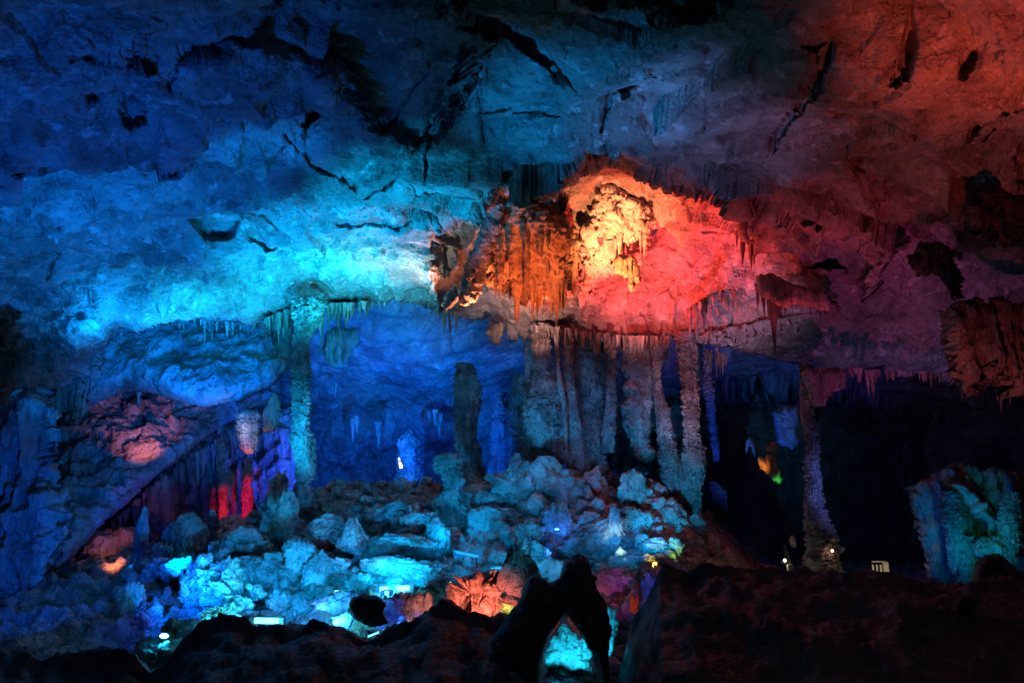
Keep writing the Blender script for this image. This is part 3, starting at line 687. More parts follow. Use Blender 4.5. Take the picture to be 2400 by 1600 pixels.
column('limestone_column', 'narrow corrugated brown column set against the broad purple-grey one', 'column',
       [(1402, 765, 13), (1404, 850, 12), (1404, 930, 12), (1398, 980, 15), (1394, 1040, 16)], 37.7, nz=220, nth=50, seed=8, ledges=.3)
mass('hanging_drapery', 'dark teal drapery filling the gap between the purple-grey columns', 'drapery',
     [(1435, 755), (1470, 770), (1530, 775), (1530, 820), (1495, 880), (1492, 960), (1490, 1050), (1470, 1060), (1452, 1010), (1440, 930), (1436, 860)], 39.5, 1.3, 22, sp=3, lump=.5, flute=.5, fs=.5, seed=9, drip=14)
column('limestone_column', 'slim pale column that widens downwards into a fan of lit flutes', 'column',
       [(1506, 775, 12), (1508, 850, 9), (1512, 905, 9), (1520, 930, 15), (1527, 985, 16), (1532, 1030, 22), (1545, 1070, 26), (1552, 1130, 30), (1562, 1190, 34), (1580, 1240, 28), (1592, 1280, 16)], 37.6, nz=460, nth=90, seed=10, flute=.3)
column('limestone_column', 'purple fluted hanging column at the right end of the column group', 'column',
       [(1566, 765, 24), (1578, 800, 21), (1584, 870, 19), (1588, 950, 18), (1588, 1000, 17), (1594, 1040, 25), (1592, 1095, 24), (1588, 1120, 20), (1590, 1150, 20), (1598, 1175, 10), (1600, 1186, 3)], 37, nz=400, nth=90, seed=11, flute=.3)
column('limestone_stalagmite', 'violet and blue stump below the purple fluted hanging column', 'stalagmite',
       [(1598, 1180, 8), (1600, 1195, 18), (1602, 1230, 20), (1604, 1280, 22), (1606, 1325, 24)], 34.5, nz=180, nth=70, seed=12, flute=.3)
column('limestone_column', 'tall dim brown column standing in the dark right half', 'column',
       [(1850, 838, 15), (1852, 900, 14), (1855, 960, 15), (1866, 1010, 16), (1864, 1060, 16), (1868, 1120, 18), (1872, 1180, 22), (1884, 1220, 30), (1888, 1290, 34), (1890, 1335, 38)], 33, nz=460, nth=70, seed=13, ledges=.2)
column('limestone_column', 'ragged scarlet column, left one of the red pair', 'column',
       [(505, 1010, 12), (508, 1080, 9), (513, 1120, 12), (514, 1150, 10), (512, 1190, 9), (516, 1215, 12), (512, 1245, 11), (512, 1275, 8)], 43, nz=220, nth=50, seed=14, knob=.45)
column('limestone_column', 'crimson lumpy column, right one of the red pair', 'column',
       [(568, 1050, 7), (570, 1085, 11), (568, 1102, 12), (566, 1112, 7), (568, 1122, 12), (569, 1160, 14), (566, 1205, 10), (560, 1240, 12)], 42, nz=220, nth=50, seed=15, knob=.4)
column('hanging_stump', 'warm lit fluted stump hanging from the brown ledge on the left', 'stalactite',
       [(570, 942, 14), (569, 950, 23), (568, 975, 24), (570, 1000, 21), (572, 1030, 17), (574, 1042, 7)], 38, mat=M_DRAPE, nz=120, nth=70, seed=16, knob=.06, flute=.3, ledges=.05)
mass('hanging_drapery', 'dark brush of drapery just right of the warm lit stump', 'drapery',
     [(622, 905), (640, 900), (645, 930), (632, 985), (612, 990), (606, 950)], 38.5, .6, 10, mat=M_DRAPE, sp=2.6, lump=.1, flute=.25, fs=.3, seed=17, drip=8)
column('limestone_column', 'narrow blue column in the gap right of the purple fluted column', 'column',
       [(1622, 800, 5), (1625, 860, 10), (1630, 900, 12), (1634, 960, 9), (1640, 1010, 9), (1646, 1060, 7)], 44, nz=180, nth=40, seed=18, flute=.35)
column('hanging_stump', 'deep blue ragged stalactite with a long tip in the dark right of the columns', 'stalactite',
       [(1636, 1105, 8), (1650, 1130, 17), (1655, 1160, 15), (1652, 1200, 9), (1653, 1235, 4), (1654, 1248, 2)], 44, nz=120, nth=50, seed=19, mat=M_DRAPE)
# back rows of the far hall
column('limestone_column', 'blue fluted column deep in the far hall behind the teal column', 'column',
       [(1150, 900, 12), (1152, 960, 22), (1148, 1020, 24), (1150, 1100, 26)], 50, nz=180, nth=50, seed=21, flute=.4, mat=M_DRAPE)
column('limestone_column', 'indigo ribbed column in the far hall just left of the skirted column', 'column',
       [(1190, 860, 10), (1192, 920, 20), (1186, 1000, 26), (1190, 1100, 26)], 47, nz=180, nth=50, seed=22, flute=.4, mat=M_DRAPE)
column('limestone_column', 'low ribbed blue stalagmite in the far hall above the white lamp flecks', 'stalagmite',
       [(945, 985, 8), (940, 1010, 22), (942, 1060, 26), (938, 1140, 28)], 50, nz=160, nth=50, seed=23, flute=.35)
# left masses
mass('hanging_drapery', 'large dark blue drapery wall at the far left edge', 'drapery',
     [(-60, 960), (40, 925), (60, 912), (118, 905), (128, 960), (132, 1060), (138, 1150), (120, 1240), (118, 1300), (95, 1330), (55, 1345), (-60, 1350)], 30, 2.2, 50, sp=3.2, mat=M_DRAPE, lump=.8, flute=.7, fs=.55, seed=24)
mass('hanging_drapery', 'slanting pleated drapery hanging under the left end of the bright ledge', 'drapery',
     [(192, 760), (228, 750), (240, 770), (226, 850), (200, 900), (182, 965), (170, 985), (165, 940), (118, 935), (115, 915), (160, 830)], 37, .8, 14, sp=2.4, mat=M_DRAPE, lump=.2, flute=.45, fs=.35, seed=25, drip=10)
cluster('stalactite_group', 'long thin stalactites streaming from the slanting pleated drapery', [(196, 800, 180, 14, -22), (212, 800, 120, 12, -4), (236, 770, 95, 8, -3), (180, 840, 100, 12, -30), (205, 860, 110, 10, -20)], 36.3, seed=31)
mass('rock_slab', 'huge smooth blue slab slanting down to the left with a purple lower rim', 'rock slab',
     [(150, 900), (210, 880), (330, 870), (460, 880), (560, 880), (640, 865), (645, 920), (560, 955), (500, 985), (430, 1040), (395, 1068), (350, 1100), (300, 1150), (250, 1190), (200, 1240), (170, 1275), (128, 1310), (118, 1290), (130, 1200), (128, 1100), (130, 1000)],
     43, 1.6, 40, sp=3, mat=M_WALL, lump=.35, seed=26, edge=3, tilt=(.4, -3.), facet=.15)
mass('rock_lobe', 'broad smooth azure rock lobe hanging under the bright ledge on the left', 'rock lobe',
     [(190, 700), (680, 700), (668, 840), (640, 878), (560, 915), (470, 935), (420, 925), (340, 900), (290, 895), (250, 915), (190, 940), (160, 930), (200, 850)],
     41, 2.4, 60, sp=3.2, mat=M_WALL, lump=.22, seed=27, edge=3, tilt=(0, -1.5), facet=.1)
# red alcove
RG = 'formations inside the red alcove'
mass('hanging_drapery', 'big rust brown stalactite cluster hanging in the glowing red alcove', 'drapery',
     [(1150, 415), (1172, 400), (1188, 420), (1215, 470), (1255, 480), (1290, 500), (1322, 520), (1328, 560), (1322, 640), (1312, 668), (1285, 660), (1240, 690), (1200, 690), (1180, 672), (1150, 660), (1122, 655), (1112, 600), (1125, 540), (1150, 480)],
     33.2, 1.5, 60, tilt=(0, 1.7), sp=2.2, mat=M_OCHRE, lump=.38, flute=.3, fs=.5, seed=28, edge=10, drip=24, group=RG)
cluster('stalactite_group', 'row of sharp orange stalactites fringing the rust brown cluster', [(1138, 640, 45, 14), (1158, 630, 58, 16), (1186, 620, 82, 18), (1205, 640, 45, 12), (1225, 630, 92, 20), (1236, 650, 55, 12), (1264, 640, 62, 14), (1280, 630, 75, 16), (1295, 560, 140, 24), (1318, 560, 125, 26), (1170, 650, 40, 10), (1250, 660, 38, 10)], 33.3, mat=M_OCHRE, group=RG, seed=32)
mass('flowstone_mass', 'brightest yellow-white crusted flowstone face in the middle of the alcove', 'flowstone',
     [(1330, 520), (1350, 475), (1380, 430), (1405, 418), (1440, 425), (1475, 450), (1498, 470), (1505, 520), (1490, 580), (1470, 610), (1420, 620), (1380, 640), (1350, 690), (1330, 700), (1325, 620)],
     34.6, 1.3, 60, tilt=(0, 1.7), sp=2.2, mat=M_PALE, lump=.45, flute=.2, fs=.5, seed=29, edge=16, drip=6, facet=.12, group=RG)
mass('hanging_drapery', 'small orange fluted drapery below the bright flowstone face', 'drapery',
     [(1408, 598), (1430, 590), (1462, 596), (1466, 640), (1458, 665), (1446, 668), (1440, 640), (1415, 625)], 33.4, .6, 9, sp=2.2, mat=M_OCHRE, lump=.1, flute=.3, fs=.28, seed=30, drip=8, group=RG)
rng = random.Random(77)
def curtain_items(n, poly, l0, l1, w0, w1):
    poly = np.array(poly, float); out = []
    while len(out) < n:
        x = rng.uniform(poly[:, 0].min(), poly[:, 0].max()); y = rng.uniform(poly[:, 1].min(), poly[:, 1].max())
        if sdf_poly(np.array([x]), np.array([y]), poly)[0] > 4: out.append((x, y, rng.uniform(l0, l1), rng.uniform(w0, w1), rng.uniform(-3, 3)))
    return out
for k, (a, b, lab) in enumerate([(470, 530, 'uppermost tier of rust brown stalactites on the cluster in the alcove'), (530, 590, 'middle tier of rust brown stalactites on the cluster in the alcove'), (590, 650, 'lowest tier of rust brown stalactites on the cluster in the alcove')]):
    pl = [(1150+max(0, 10-k*20), a), (1245+k*30, a), (1270+k*22, b), (1140-k*8, b)]
    cluster('stalactite_group', lab, curtain_items(11, pl, 60, 115, 16, 30), 31.9+((a+b)/2-560)*.017, mat=M_OCHRE, group=RG, seed=90+k)
cluster('stalactite_group', 'fluted drips running down the brightest flowstone face', curtain_items(16, [(1370, 450), (1450, 440), (1490, 500), (1480, 560), (1400, 580), (1350, 600), (1345, 530)], 40, 95, 10, 22), 33.1, mat=M_PALE, group=RG, seed=95)
mass('rock_fin', 'dark two-toned upright fin at the left edge of the alcove', 'rock fin',
     [(1140, 455), (1155, 470), (1148, 520), (1128, 560), (1118, 610), (1110, 650), (1095, 685), (1075, 700), (1058, 700), (1062, 640), (1080, 590), (1098, 560), (1105, 520), (1120, 490)],
     32.3, 1.0, 16, tilt=(0, 1.5), sp=2.3, mat=M_COL, lump=.3, flute=.35, fs=.4, seed=33, edge=4, group=RG)
mass('rock_fin', 'small teal-black rock tooth at the lower left tip of the alcove', 'rock fin',
     [(1030, 668), (1050, 655), (1058, 680), (1040, 706), (1022, 714), (1014, 700)], 33.0, .5, 10, sp=2.2, lump=.2, seed=34, group=RG)
mass('rock_fin', 'dark red pointed rock peak at the top of the alcove, right of the rust cluster', 'rock fin',
     [(1212, 425), (1250, 400), (1256, 410), (1248, 450), (1222, 478), (1208, 462)], 30.6, .6, 10, tilt=(0, 1.5), sp=2.2, lump=.15, seed=35, facet=.3, group=RG)
cluster('stalactite_group', 'brown stalactite bundle below the vertical crack right of the alcove', [(1706, 520, 95, 20), (1722, 505, 120, 22, 4), (1692, 530, 40, 12), (1732, 540, 70, 14)], 32.3, seed=36,
        root=[(1690, 520), (1715, 500), (1735, 520), (1730, 560), (1700, 555)])
cluster('stalactite_group', 'long orange stalactite with dark spiky fringe running off to its right',
        [(1772, 655, 158, 34, 8), (1752, 640, 90, 18, 4), (1792, 660, 70, 24), (1740, 650, 60, 14)], 31.8, seed=37,
        fringe=[([(1745, 640), (1790, 655), (1850, 672), (1925, 708)], 70, 22, 70, 7, 15)], root=[(1735, 635), (1765, 630), (1830, 655), (1900, 680), (1935, 710), (1900, 712), (1830, 700), (1780, 700), (1745, 670)])
cluster('stalactite_group', 'ragged mauve stalactite curtain on the ledge right of the alcove', [(1585, 712, 62, 16), (1600, 708, 78, 18), (1618, 700, 60, 16), (1632, 700, 40, 12)], 35.6, seed=38,
        fringe=[([(1575, 715), (1620, 690), (1680, 672), (1745, 668)], 70, 10, 46, 6, 13)])
cluster('stalactite_group', 'tiny stalactites dripping from the pale lip above the purple columns', [(1442, 668, 36, 7), (1453, 665, 24, 6)], 37.0, seed=39,
        fringe=[([(1230, 752), (1300, 757), (1370, 770), (1450, 776), (1560, 776)], 80, 12, 58, 6, 15)])
cluster('stalactite_group', 'thin dark stalactites in a row under the bright cyan ledge', [(470, 728, 64, 12), (487, 728, 60, 10), (522, 730, 48, 12), (535, 730, 40, 12), (552, 735, 30, 8), (603, 735, 28, 7), (612, 735, 60, 14), (622, 735, 35, 10), (262, 745, 40, 10), (277, 745, 45, 12)], 37.8, seed=40,
        fringe=[([(240, 755), (350, 738), (420, 733)], 30, 8, 32, 4, 9), ([(440, 734), (540, 742), (640, 735)], 40, 8, 36, 4, 10)])
cluster('stalactite_group', 'shaggy teal stalactite fringe spreading from the top of the left column', [(640, 700, 95, 16), (660, 700, 80, 14), (735, 700, 70, 16), (742, 720, 110, 10, -8), (755, 700, 60, 14)], 36.8, seed=41,
        fringe=[([(610, 735), (660, 715), (720, 700), (800, 700), (870, 694)], 110, 10, 62, 6, 16)])
mass('hanging_drapery', 'dark blue block of drapery hanging right of the left column', 'drapery',
     [(752, 760), (785, 752), (824, 755), (828, 785), (815, 800), (800, 830), (780, 842), (752, 835), (742, 800)], 45, .8, 14, sp=2.6, mat=M_DRAPE, lump=.15, flute=.3, fs=.4, seed=42, drip=10)
cluster('stalactite_group', 'few short teal stalactites under the lip left of the alcove tip', [(1020, 715, 55, 12), (1034, 712, 70, 12), (1048, 720, 40, 10)], 37, seed=43, fringe=[([(990, 708), (1060, 724)], 14, 10, 40, 5, 10)])
mass('hanging_drapery', 'small dark teal tongue hanging under the middle of the lip', 'drapery',
     [(1122, 738), (1156, 742), (1154, 770), (1140, 790), (1128, 785), (1120, 765)], 37.5, .5, 9, sp=2.4, mat=M_DRAPE, lump=.1, flute=.2, fs=.3, seed=44, drip=8)
cluster('stalactite_group', 'hairline stalactites hanging from the blue ceiling beside the purple column', [(1646, 800, 75, 9), (1630, 808, 50, 8), (1660, 812, 40, 7)], 40, seed=45, fringe=[([(1618, 805), (1670, 820)], 16, 12, 60, 4, 8)])
mass('hanging_drapery', 'maroon fan of drapery hanging above the brown column', 'drapery',
     [(1840, 852), (1880, 848), (1945, 850), (1940, 880), (1905, 905), (1885, 925), (1870, 928), (1856, 890)], 32, .8, 14, sp=2.4, mat=M_DRAPE, lump=.15, flute=.35, fs=.4, seed=46, drip=8)
cluster('stalactite_group', 'pair of slim grey-violet stalactites right of the maroon fan', [(1990, 850, 62, 12, 6), (2002, 850, 72, 12, 6), (1978, 850, 30, 8)], 32, seed=47, fringe=[([(1950, 848), (2160, 860)], 50, 8, 42, 5, 12)])
mass('hanging_drapery', 'large dark maroon curtain hanging at the right edge', 'drapery',
     [(2160, 722), (2220, 712), (2300, 705), (2380, 712), (2420, 760), (2420, 930), (2350, 905), (2330, 880), (2300, 900), (2270, 860), (2240, 850), (2232, 900), (2205, 890), (2190, 850), (2176, 800)], 27, 1.3, 26, sp=2.8, mat=M_DRAPE, lump=.35, flute=.7, fs=.5, seed=48, drip=22, edge=7)
cluster('stalactite_group', 'spikes dangling from the large maroon curtain at the right edge', [(2210, 850, 70, 16), (2262, 840, 60, 14), (2292, 850, 75, 16), (2300, 860, 90, 14), (2320, 870, 60, 16)], 26.6, seed=49)
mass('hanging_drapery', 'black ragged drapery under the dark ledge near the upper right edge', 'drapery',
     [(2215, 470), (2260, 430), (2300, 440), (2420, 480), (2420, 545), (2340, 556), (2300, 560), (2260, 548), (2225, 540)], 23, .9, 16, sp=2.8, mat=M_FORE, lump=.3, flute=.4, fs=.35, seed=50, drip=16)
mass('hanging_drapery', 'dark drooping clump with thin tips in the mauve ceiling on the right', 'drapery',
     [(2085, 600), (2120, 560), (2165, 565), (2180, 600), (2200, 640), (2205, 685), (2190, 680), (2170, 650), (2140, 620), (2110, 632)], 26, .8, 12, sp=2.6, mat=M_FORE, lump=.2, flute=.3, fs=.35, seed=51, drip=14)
mass('hanging_drapery', 'dark fluted wedge hanging on the left part of the cyan ceiling', 'drapery',
     [(148, 690), (158, 650), (190, 622), (218, 608), (208, 650), (180, 685), (160, 692)], 32.5, .6, 10, sp=2.4, mat=M_DRAPE, lump=.1, flute=.3, fs=.35, seed=52, drip=6)
cluster('stalactite_group', 'lone thin stalactite tips below the orange lit hollow', [(318, 900, 38, 10), (232, 990, 30, 8), (214, 990, 18, 6)], 40, seed=53)
cluster('stalactite_group', 'small blue stalactites on the far wall left of the teal column', [(810, 960, 55, 18), (820, 955, 40, 14), (870, 970, 60, 16), (770, 880, 30, 10), (1000, 940, 40, 14), (1010, 950, 60, 18), (985, 945, 30, 10)], 52, seed=54)
cluster('stalactite_group', 'rows of indigo stalactites over the pillars at the lower left', [(440, 1040, 60, 14), (470, 1030, 70, 14), (490, 1020, 80, 12), (530, 990, 90, 16), (600, 990, 60, 12), (620, 1000, 80, 14)], 46, seed=55,
        fringe=[([(330, 1135), (420, 1065), (520, 1000), (600, 985), (670, 990)], 90, 25, 110, 7, 18), ([(240, 1215), (300, 1165), (350, 1120)], 40, 20, 80, 6, 14)])
mass('rock_wall', 'violet lit ragged rock wall behind the red pair of pillars', 'rock face',
     [(340, 1140), (430, 1050), (520, 980), (640, 925), (690, 960), (690, 1240), (600, 1300), (460, 1340), (360, 1340), (330, 1260)], 48, 1.5, 30, sp=3.6, mat=M_DRAPE, lump=.7, flute=.9, fs=.8, seed=56, edge=8)
# ------------------------------------------------------------------ boulders of the rubble slope
rock('violet-blue leaf shaped rock standing alone in the dark at the lower left', 341, 1409, 60, 50, 24, 1, 'facet')
rock('cyan layered boulder, left half of the split pair above the green-lit rock', 457, 1346, 82, 98, 25, 2, 'strata', sub=6)
rock('brightest pale cyan boulder, right half of the split pair', 527, 1330, 72, 84, 24.6, 3, 'facet', sub=6)
rock('cyan boulder wedged under the brightest one of the split pair', 520, 1378, 80, 44, 24.2, 4, 'facet')
rock('small smooth pale boulder at the lower right of the split pair', 553, 1384, 38, 26, 23.6, 5)
rock('dull teal boulder between the split pair and the teal rubble', 590, 1361, 36, 32, 24.6, 6)
rock('teal knobbly boulder above the long lit tube on the left', 637, 1386, 52, 50, 24, 7, 'coral')
rock('deep blue fluted fan shaped boulder below the small bright plate', 608, 1314, 120, 72, 28, 8, 'fan', sub=6)
rock('dim teal layered boulder behind the deep blue fan', 552, 1262, 112, 84, 30, 9, 'strata', sub=6)
rock('indigo lumpy boulder under the rows of indigo stalactites', 430, 1240, 84, 110, 33, 10, 'fan', sub=6)
rock('blue wedge boulder left of the cyan split pair', 400, 1310, 70, 60, 29, 11, 'facet')
rock('small flat bright cyan plate of stone lying on the blue boulders', 630, 1275, 40, 15, 27.5, 12, 'facet', sub=4)
rock('sparkling coral-like boulder right of the deep blue fan', 688, 1274, 76, 80, 27, 13, 'coral', sub=6)
rock('knobbly cyan boulder leaning below the left column, blue at its foot', 732, 1316, 64, 82, 26, 14, 'coral', sub=6)
rock('indigo boulder directly under the knobbly leaning one', 728, 1366, 54, 44, 25.5, 15)
rock('smooth cyan shoulder of rock at the foot of the left column', 756, 1226, 104, 56, 30, 16, 'lump', sub=6)
rock('tall leaning slab with rippled cyan face, right of the black hole', 809, 1254, 66, 112, 28.5, 17, 'strata', sub=6)
rock('pale topped block in front of the leaning rippled slab', 769, 1300, 60, 38, 26.5, 18, 'facet')
rock('dark blue stone tucked under the pale topped block', 790, 1330, 60, 30, 26.2, 19)
rock('long smooth boulder with fluted right flank and a bright spot at its base', 915, 1260, 140, 62, 28.5, 20, 'fan', sub=6)
rock('bright fluted cascade below the stacked stalagmite', 1000, 1240, 56, 92, 29.5, 21, 'fan', sub=6)
rock('widest flat cyan boulder behind the long glowing tube', 925, 1316, 190, 66, 26, 22, 'lump', sub=6)
rock('rounded grainy boulder at the right end of the long glowing tube', 988, 1336, 66, 46, 25.2, 23, 'coral')
rock('glowing pale boulder at the left end of the long glowing tube', 830, 1340, 70, 40, 25.2, 24, 'coral')
rock('small stone propped between the pale block and the flat boulder', 862, 1300, 34, 22, 26.5, 25, sub=4)
rock('broad layered outcrop on the slope between the two big stalagmites', 925, 1186, 128, 66, 33, 26, 'strata', sub=6)
rock('thin slab on the dark upper slope, leftmost of the cyan stones there', 866, 1152, 66, 22, 35, 27, 'strata')
rock('small round stone high on the dark slope left of the stalagmite', 826, 1170, 30, 18, 34, 28, sub=4)
rock('tiny stone on the crest of the dark slope', 958, 1130, 30, 14, 36, 29, sub=4)
rock('stone cluster touching the left column on the dark slope', 790, 1176, 40, 26, 34, 30, 'coral')
rock('cyan shingled outcrop right of the stacked stalagmite', 1110, 1150, 120, 44, 34.5, 31, 'strata', sub=6)
rock('arched shingled outcrop below the first one, over the dark hollow', 1130, 1192, 130, 62, 33, 32, 'strata', sub=6)
rock('small rounded stone at the rim of the dark hollow', 1144, 1206, 34, 26, 31, 33, sub=4)
rock('flat pale blue plate lying in the dark hollow', 1157, 1272, 58, 18, 28.5, 34, 'facet', sub=4)
rock('cyan fringed boulder below the skirted hanging column', 1208, 1110, 56, 46, 34, 35, 'fan')
rock('ribbed dome shaped boulder under the fringed one', 1233, 1162, 58, 50, 33, 36, 'fan')
rock('bubbly cyan boulder left of the vivid blue one', 1219, 1224, 66, 56, 30, 37, 'coral', sub=6)
rock('lumpy teal boulder under the bubbly one', 1228, 1280, 62, 66, 28, 38, 'coral', sub=6)
rock('blue bumpy boulder just left of the black pointed hump', 1262, 1306, 56, 50, 26.5, 39, 'coral')
rock('vivid blue rounded boulder left of the scaly column foot', 1274, 1194, 62, 62, 30.5, 40, 'lump', sub=6)
rock('scaly cyan mound with fine ripples below the purple-grey column', 1372, 1256, 150, 92, 31, 41, 'strata', sub=6)
rock('yellow-green beaded ridge running down the right side of the scaly mound', 1414, 1215, 30, 116, 30, 42, 'coral')
rock('azure fluted boulder between the scaly mound and the lit flutes', 1450, 1195, 56, 62, 32, 43, 'fan', sub=6)
rock('blue knobbly pedestal behind the azure fluted boulder', 1452, 1120, 60, 86, 34, 44, 'coral', sub=6)
rock('teal dome stone left of the yellow-lit fan', 1478, 1245, 36, 36, 29.5, 45, 'fan')
rock('yellow-lit ribbed fan rock near the foot of the column group', 1502, 1254, 60, 38, 29, 46, 'fan', sub=5)
rock('lime green lit rock right of the yellow fan', 1551, 1250, 34, 30, 29, 47, 'facet')
rock('pebbly bright turquoise rubble heap below the yellow fan', 1474, 1294, 96, 42, 28, 48, 'coral', sub=6)
rock('indigo stone right of the turquoise rubble heap', 1536, 1306, 36, 34, 28, 49)
rock('blue rounded stone at the foot of the violet stump', 1566, 1312, 38, 26, 27.5, 50, 'coral')
rock('dim maroon boulder right of the black pointed hump', 1402, 1328, 92, 50, 24, 51)
rock('upright blue stone seen between the dark boulder and the dark ground', 1490, 1350, 34, 64, 22, 52, 'lump')
rock('small scarlet glowing stone between dark rocks', 1459, 1392, 16, 42, 19, 53, 'facet', sub=4)
rock('small teal stone beside the scarlet one', 1490, 1390, 20, 30, 19, 54, sub=4)
rock('mottled green-lit rock behind the lower left lamps', 512, 1414, 84, 52, 23, 55, 'coral', sub=6)
rock('small red-lit rock right of the green-lit one', 543, 1425, 38, 26, 22.4, 56, 'coral')
rock('flat rock glaring cyan under the lower left lamps', 572, 1452, 112, 32, 22, 57, 'facet', sub=6)
rock('teal boulder behind the oval floodlight', 404, 1444, 60, 44, 22, 58, 'coral')
rock('low teal boulder below the oval floodlight', 368, 1480, 90, 34, 21, 59)
rock('bright teal pointed rock at the bottom left', 370, 1512, 54, 48, 20, 60, 'facet')
rock('long thin slab leaning like a ladder rail at the bottom left', 434, 1500, 22, 60, 20, 61, 'facet')
rock('small pale stone above the ladder-like slab', 452, 1470, 38, 20, 20.5, 62, 'facet', sub=4)
rock('flat dark teal stone right of the oval floodlight', 450, 1440, 62, 30, 22, 63, 'facet')
rock('teal stone under the split pair lamps, half in shadow', 478, 1462, 54, 30, 21.5, 64)
rock('cyan crested rock lit from behind, left of the blue panel rock', 800, 1426, 60, 34, 19, 65, 'facet')
rock('low teal rock with a lit rim beside the cyan crested one', 862, 1432, 54, 22, 19, 66, 'coral')
rock('pinkish grey rock right of the blue panel rock', 958, 1392, 50, 48, 20, 67, 'fan')
rock('slender pale tooth of rock beside the pinkish grey one', 984, 1384, 18, 44, 19.8, 68, 'fan', sub=4)
rock('blue faced panel-like rock above the pale strip lamp', 905, 1398, 78, 62, 20, 69, 'facet', sub=6)
rock('brown dim boulder above the cyan crested rock', 770, 1388, 86, 34, 22, 70, 'strata')
rock('indigo stone left of the red-lit boulder', 1010, 1356, 70, 50, 23, 71)
rock('dim blue stone in the dark at the left edge of the slope', 300, 1360, 60, 44, 27, 72, 'coral')
rock('maroon shaggy rock under the indigo stalactites on the left', 372, 1290, 56, 90, 32, 73, 'coral', sub=6)
rock('orange-brown lit rock seen through the gap at the lower left', 264, 1270, 124, 110, 41, 74, 'fan', sub=6, mat=M_OCHRE)
rock('blue column-like rock hanging over the orange gap', 325, 1230, 26, 130, 34, 75, 'fan')
rock('dark green-black shaggy boulder left of the left column', 636, 1150, 52, 110, 37, 76, 'coral', sub=6)
rock('indigo boulder just right of the red pillars', 600, 1215, 60, 80, 37, 77, 'fan', sub=6)
mass('boulder', 'large boulder lit coral red with a green right edge, front and centre', 'boulder',
     [(1036, 1366), (1046, 1340), (1062, 1324), (1096, 1316), (1132, 1306), (1182, 1330), (1196, 1356), (1186, 1384), (1162, 1430), (1146, 1446), (1146, 1424), (1086, 1406), (1080, 1424), (1068, 1404), (1040, 1384)],
     19, 1.0, 26, M_BOULD, sp=2.2, lump=.3, facet=.4, seed=60, edge=3)
mass('boulder', 'cone shaped turquoise rock framed by the black arch at the bottom centre', 'boulder',
     [(1296, 1412), (1312, 1440), (1336, 1466), (1356, 1500), (1376, 1560), (1380, 1640), (1230, 1640), (1250, 1560), (1246, 1510), (1262, 1462), (1280, 1440)], 14, .6, 30, M_BOULD, sp=2.4, lump=.22, flute=.06, fs=.2, facet=.12, seed=61, edge=1.5)
mass('boulder', 'blue sliver of rock right of the black arch', 'boulder',
     [(1396, 1390), (1412, 1400), (1417, 1430), (1406, 1490), (1396, 1520), (1394, 1460)], 13.5, .3, 8, M_BOULD, sp=2.0, lump=.1, flute=.1, fs=.2, seed=62, edge=2)
mass('boulder', 'small teal stone in the dark left of the turquoise cone', 'boulder', [(1196, 1482), (1212, 1490), (1206, 1512), (1200, 1510), (1190, 1500)], 14, .25, 8, M_BOULD, sp=2, lump=.1, seed=63, edge=2)
mass('boulder', 'low blue stone at the bottom left of the turquoise cone', 'boulder', [(1190, 1538), (1240, 1540), (1234, 1552), (1200, 1556), (1188, 1550)], 13.5, .3, 8, M_BOULD, sp=2, lump=.1, seed=64, edge=2)
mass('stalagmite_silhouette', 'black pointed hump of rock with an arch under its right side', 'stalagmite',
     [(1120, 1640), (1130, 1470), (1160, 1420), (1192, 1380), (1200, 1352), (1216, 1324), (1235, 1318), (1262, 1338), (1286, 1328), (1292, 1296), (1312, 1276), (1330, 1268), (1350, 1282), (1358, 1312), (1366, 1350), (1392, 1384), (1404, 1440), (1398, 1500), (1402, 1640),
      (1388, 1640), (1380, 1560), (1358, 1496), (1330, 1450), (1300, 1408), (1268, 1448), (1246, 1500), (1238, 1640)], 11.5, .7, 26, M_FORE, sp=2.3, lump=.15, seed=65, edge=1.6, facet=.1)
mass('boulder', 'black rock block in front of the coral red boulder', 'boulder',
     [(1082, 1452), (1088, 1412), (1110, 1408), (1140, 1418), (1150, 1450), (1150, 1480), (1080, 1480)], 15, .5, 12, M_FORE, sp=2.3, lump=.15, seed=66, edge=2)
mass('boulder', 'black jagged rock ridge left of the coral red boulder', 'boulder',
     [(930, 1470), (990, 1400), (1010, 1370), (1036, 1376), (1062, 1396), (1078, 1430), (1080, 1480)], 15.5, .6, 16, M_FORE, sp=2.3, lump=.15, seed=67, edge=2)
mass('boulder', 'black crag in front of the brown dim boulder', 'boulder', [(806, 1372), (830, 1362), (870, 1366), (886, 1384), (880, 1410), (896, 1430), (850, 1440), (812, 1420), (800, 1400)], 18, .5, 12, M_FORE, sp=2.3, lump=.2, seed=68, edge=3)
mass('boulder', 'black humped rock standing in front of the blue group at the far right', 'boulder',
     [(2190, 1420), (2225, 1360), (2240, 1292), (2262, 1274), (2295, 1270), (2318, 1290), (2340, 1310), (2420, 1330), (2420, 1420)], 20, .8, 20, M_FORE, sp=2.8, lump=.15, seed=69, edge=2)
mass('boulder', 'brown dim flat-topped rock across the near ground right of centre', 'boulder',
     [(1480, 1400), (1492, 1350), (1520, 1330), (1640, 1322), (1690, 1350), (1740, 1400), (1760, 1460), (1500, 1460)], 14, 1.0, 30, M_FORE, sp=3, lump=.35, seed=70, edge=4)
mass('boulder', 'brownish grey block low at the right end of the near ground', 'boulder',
     [(2130, 1400), (2170, 1392), (2220, 1400), (2290, 1460), (2352, 1500), (2380, 1600), (2240, 1600), (2120, 1440)], 11, .5, 16, M_FORE, sp=3, lump=.25, facet=.2, seed=71, edge=5)

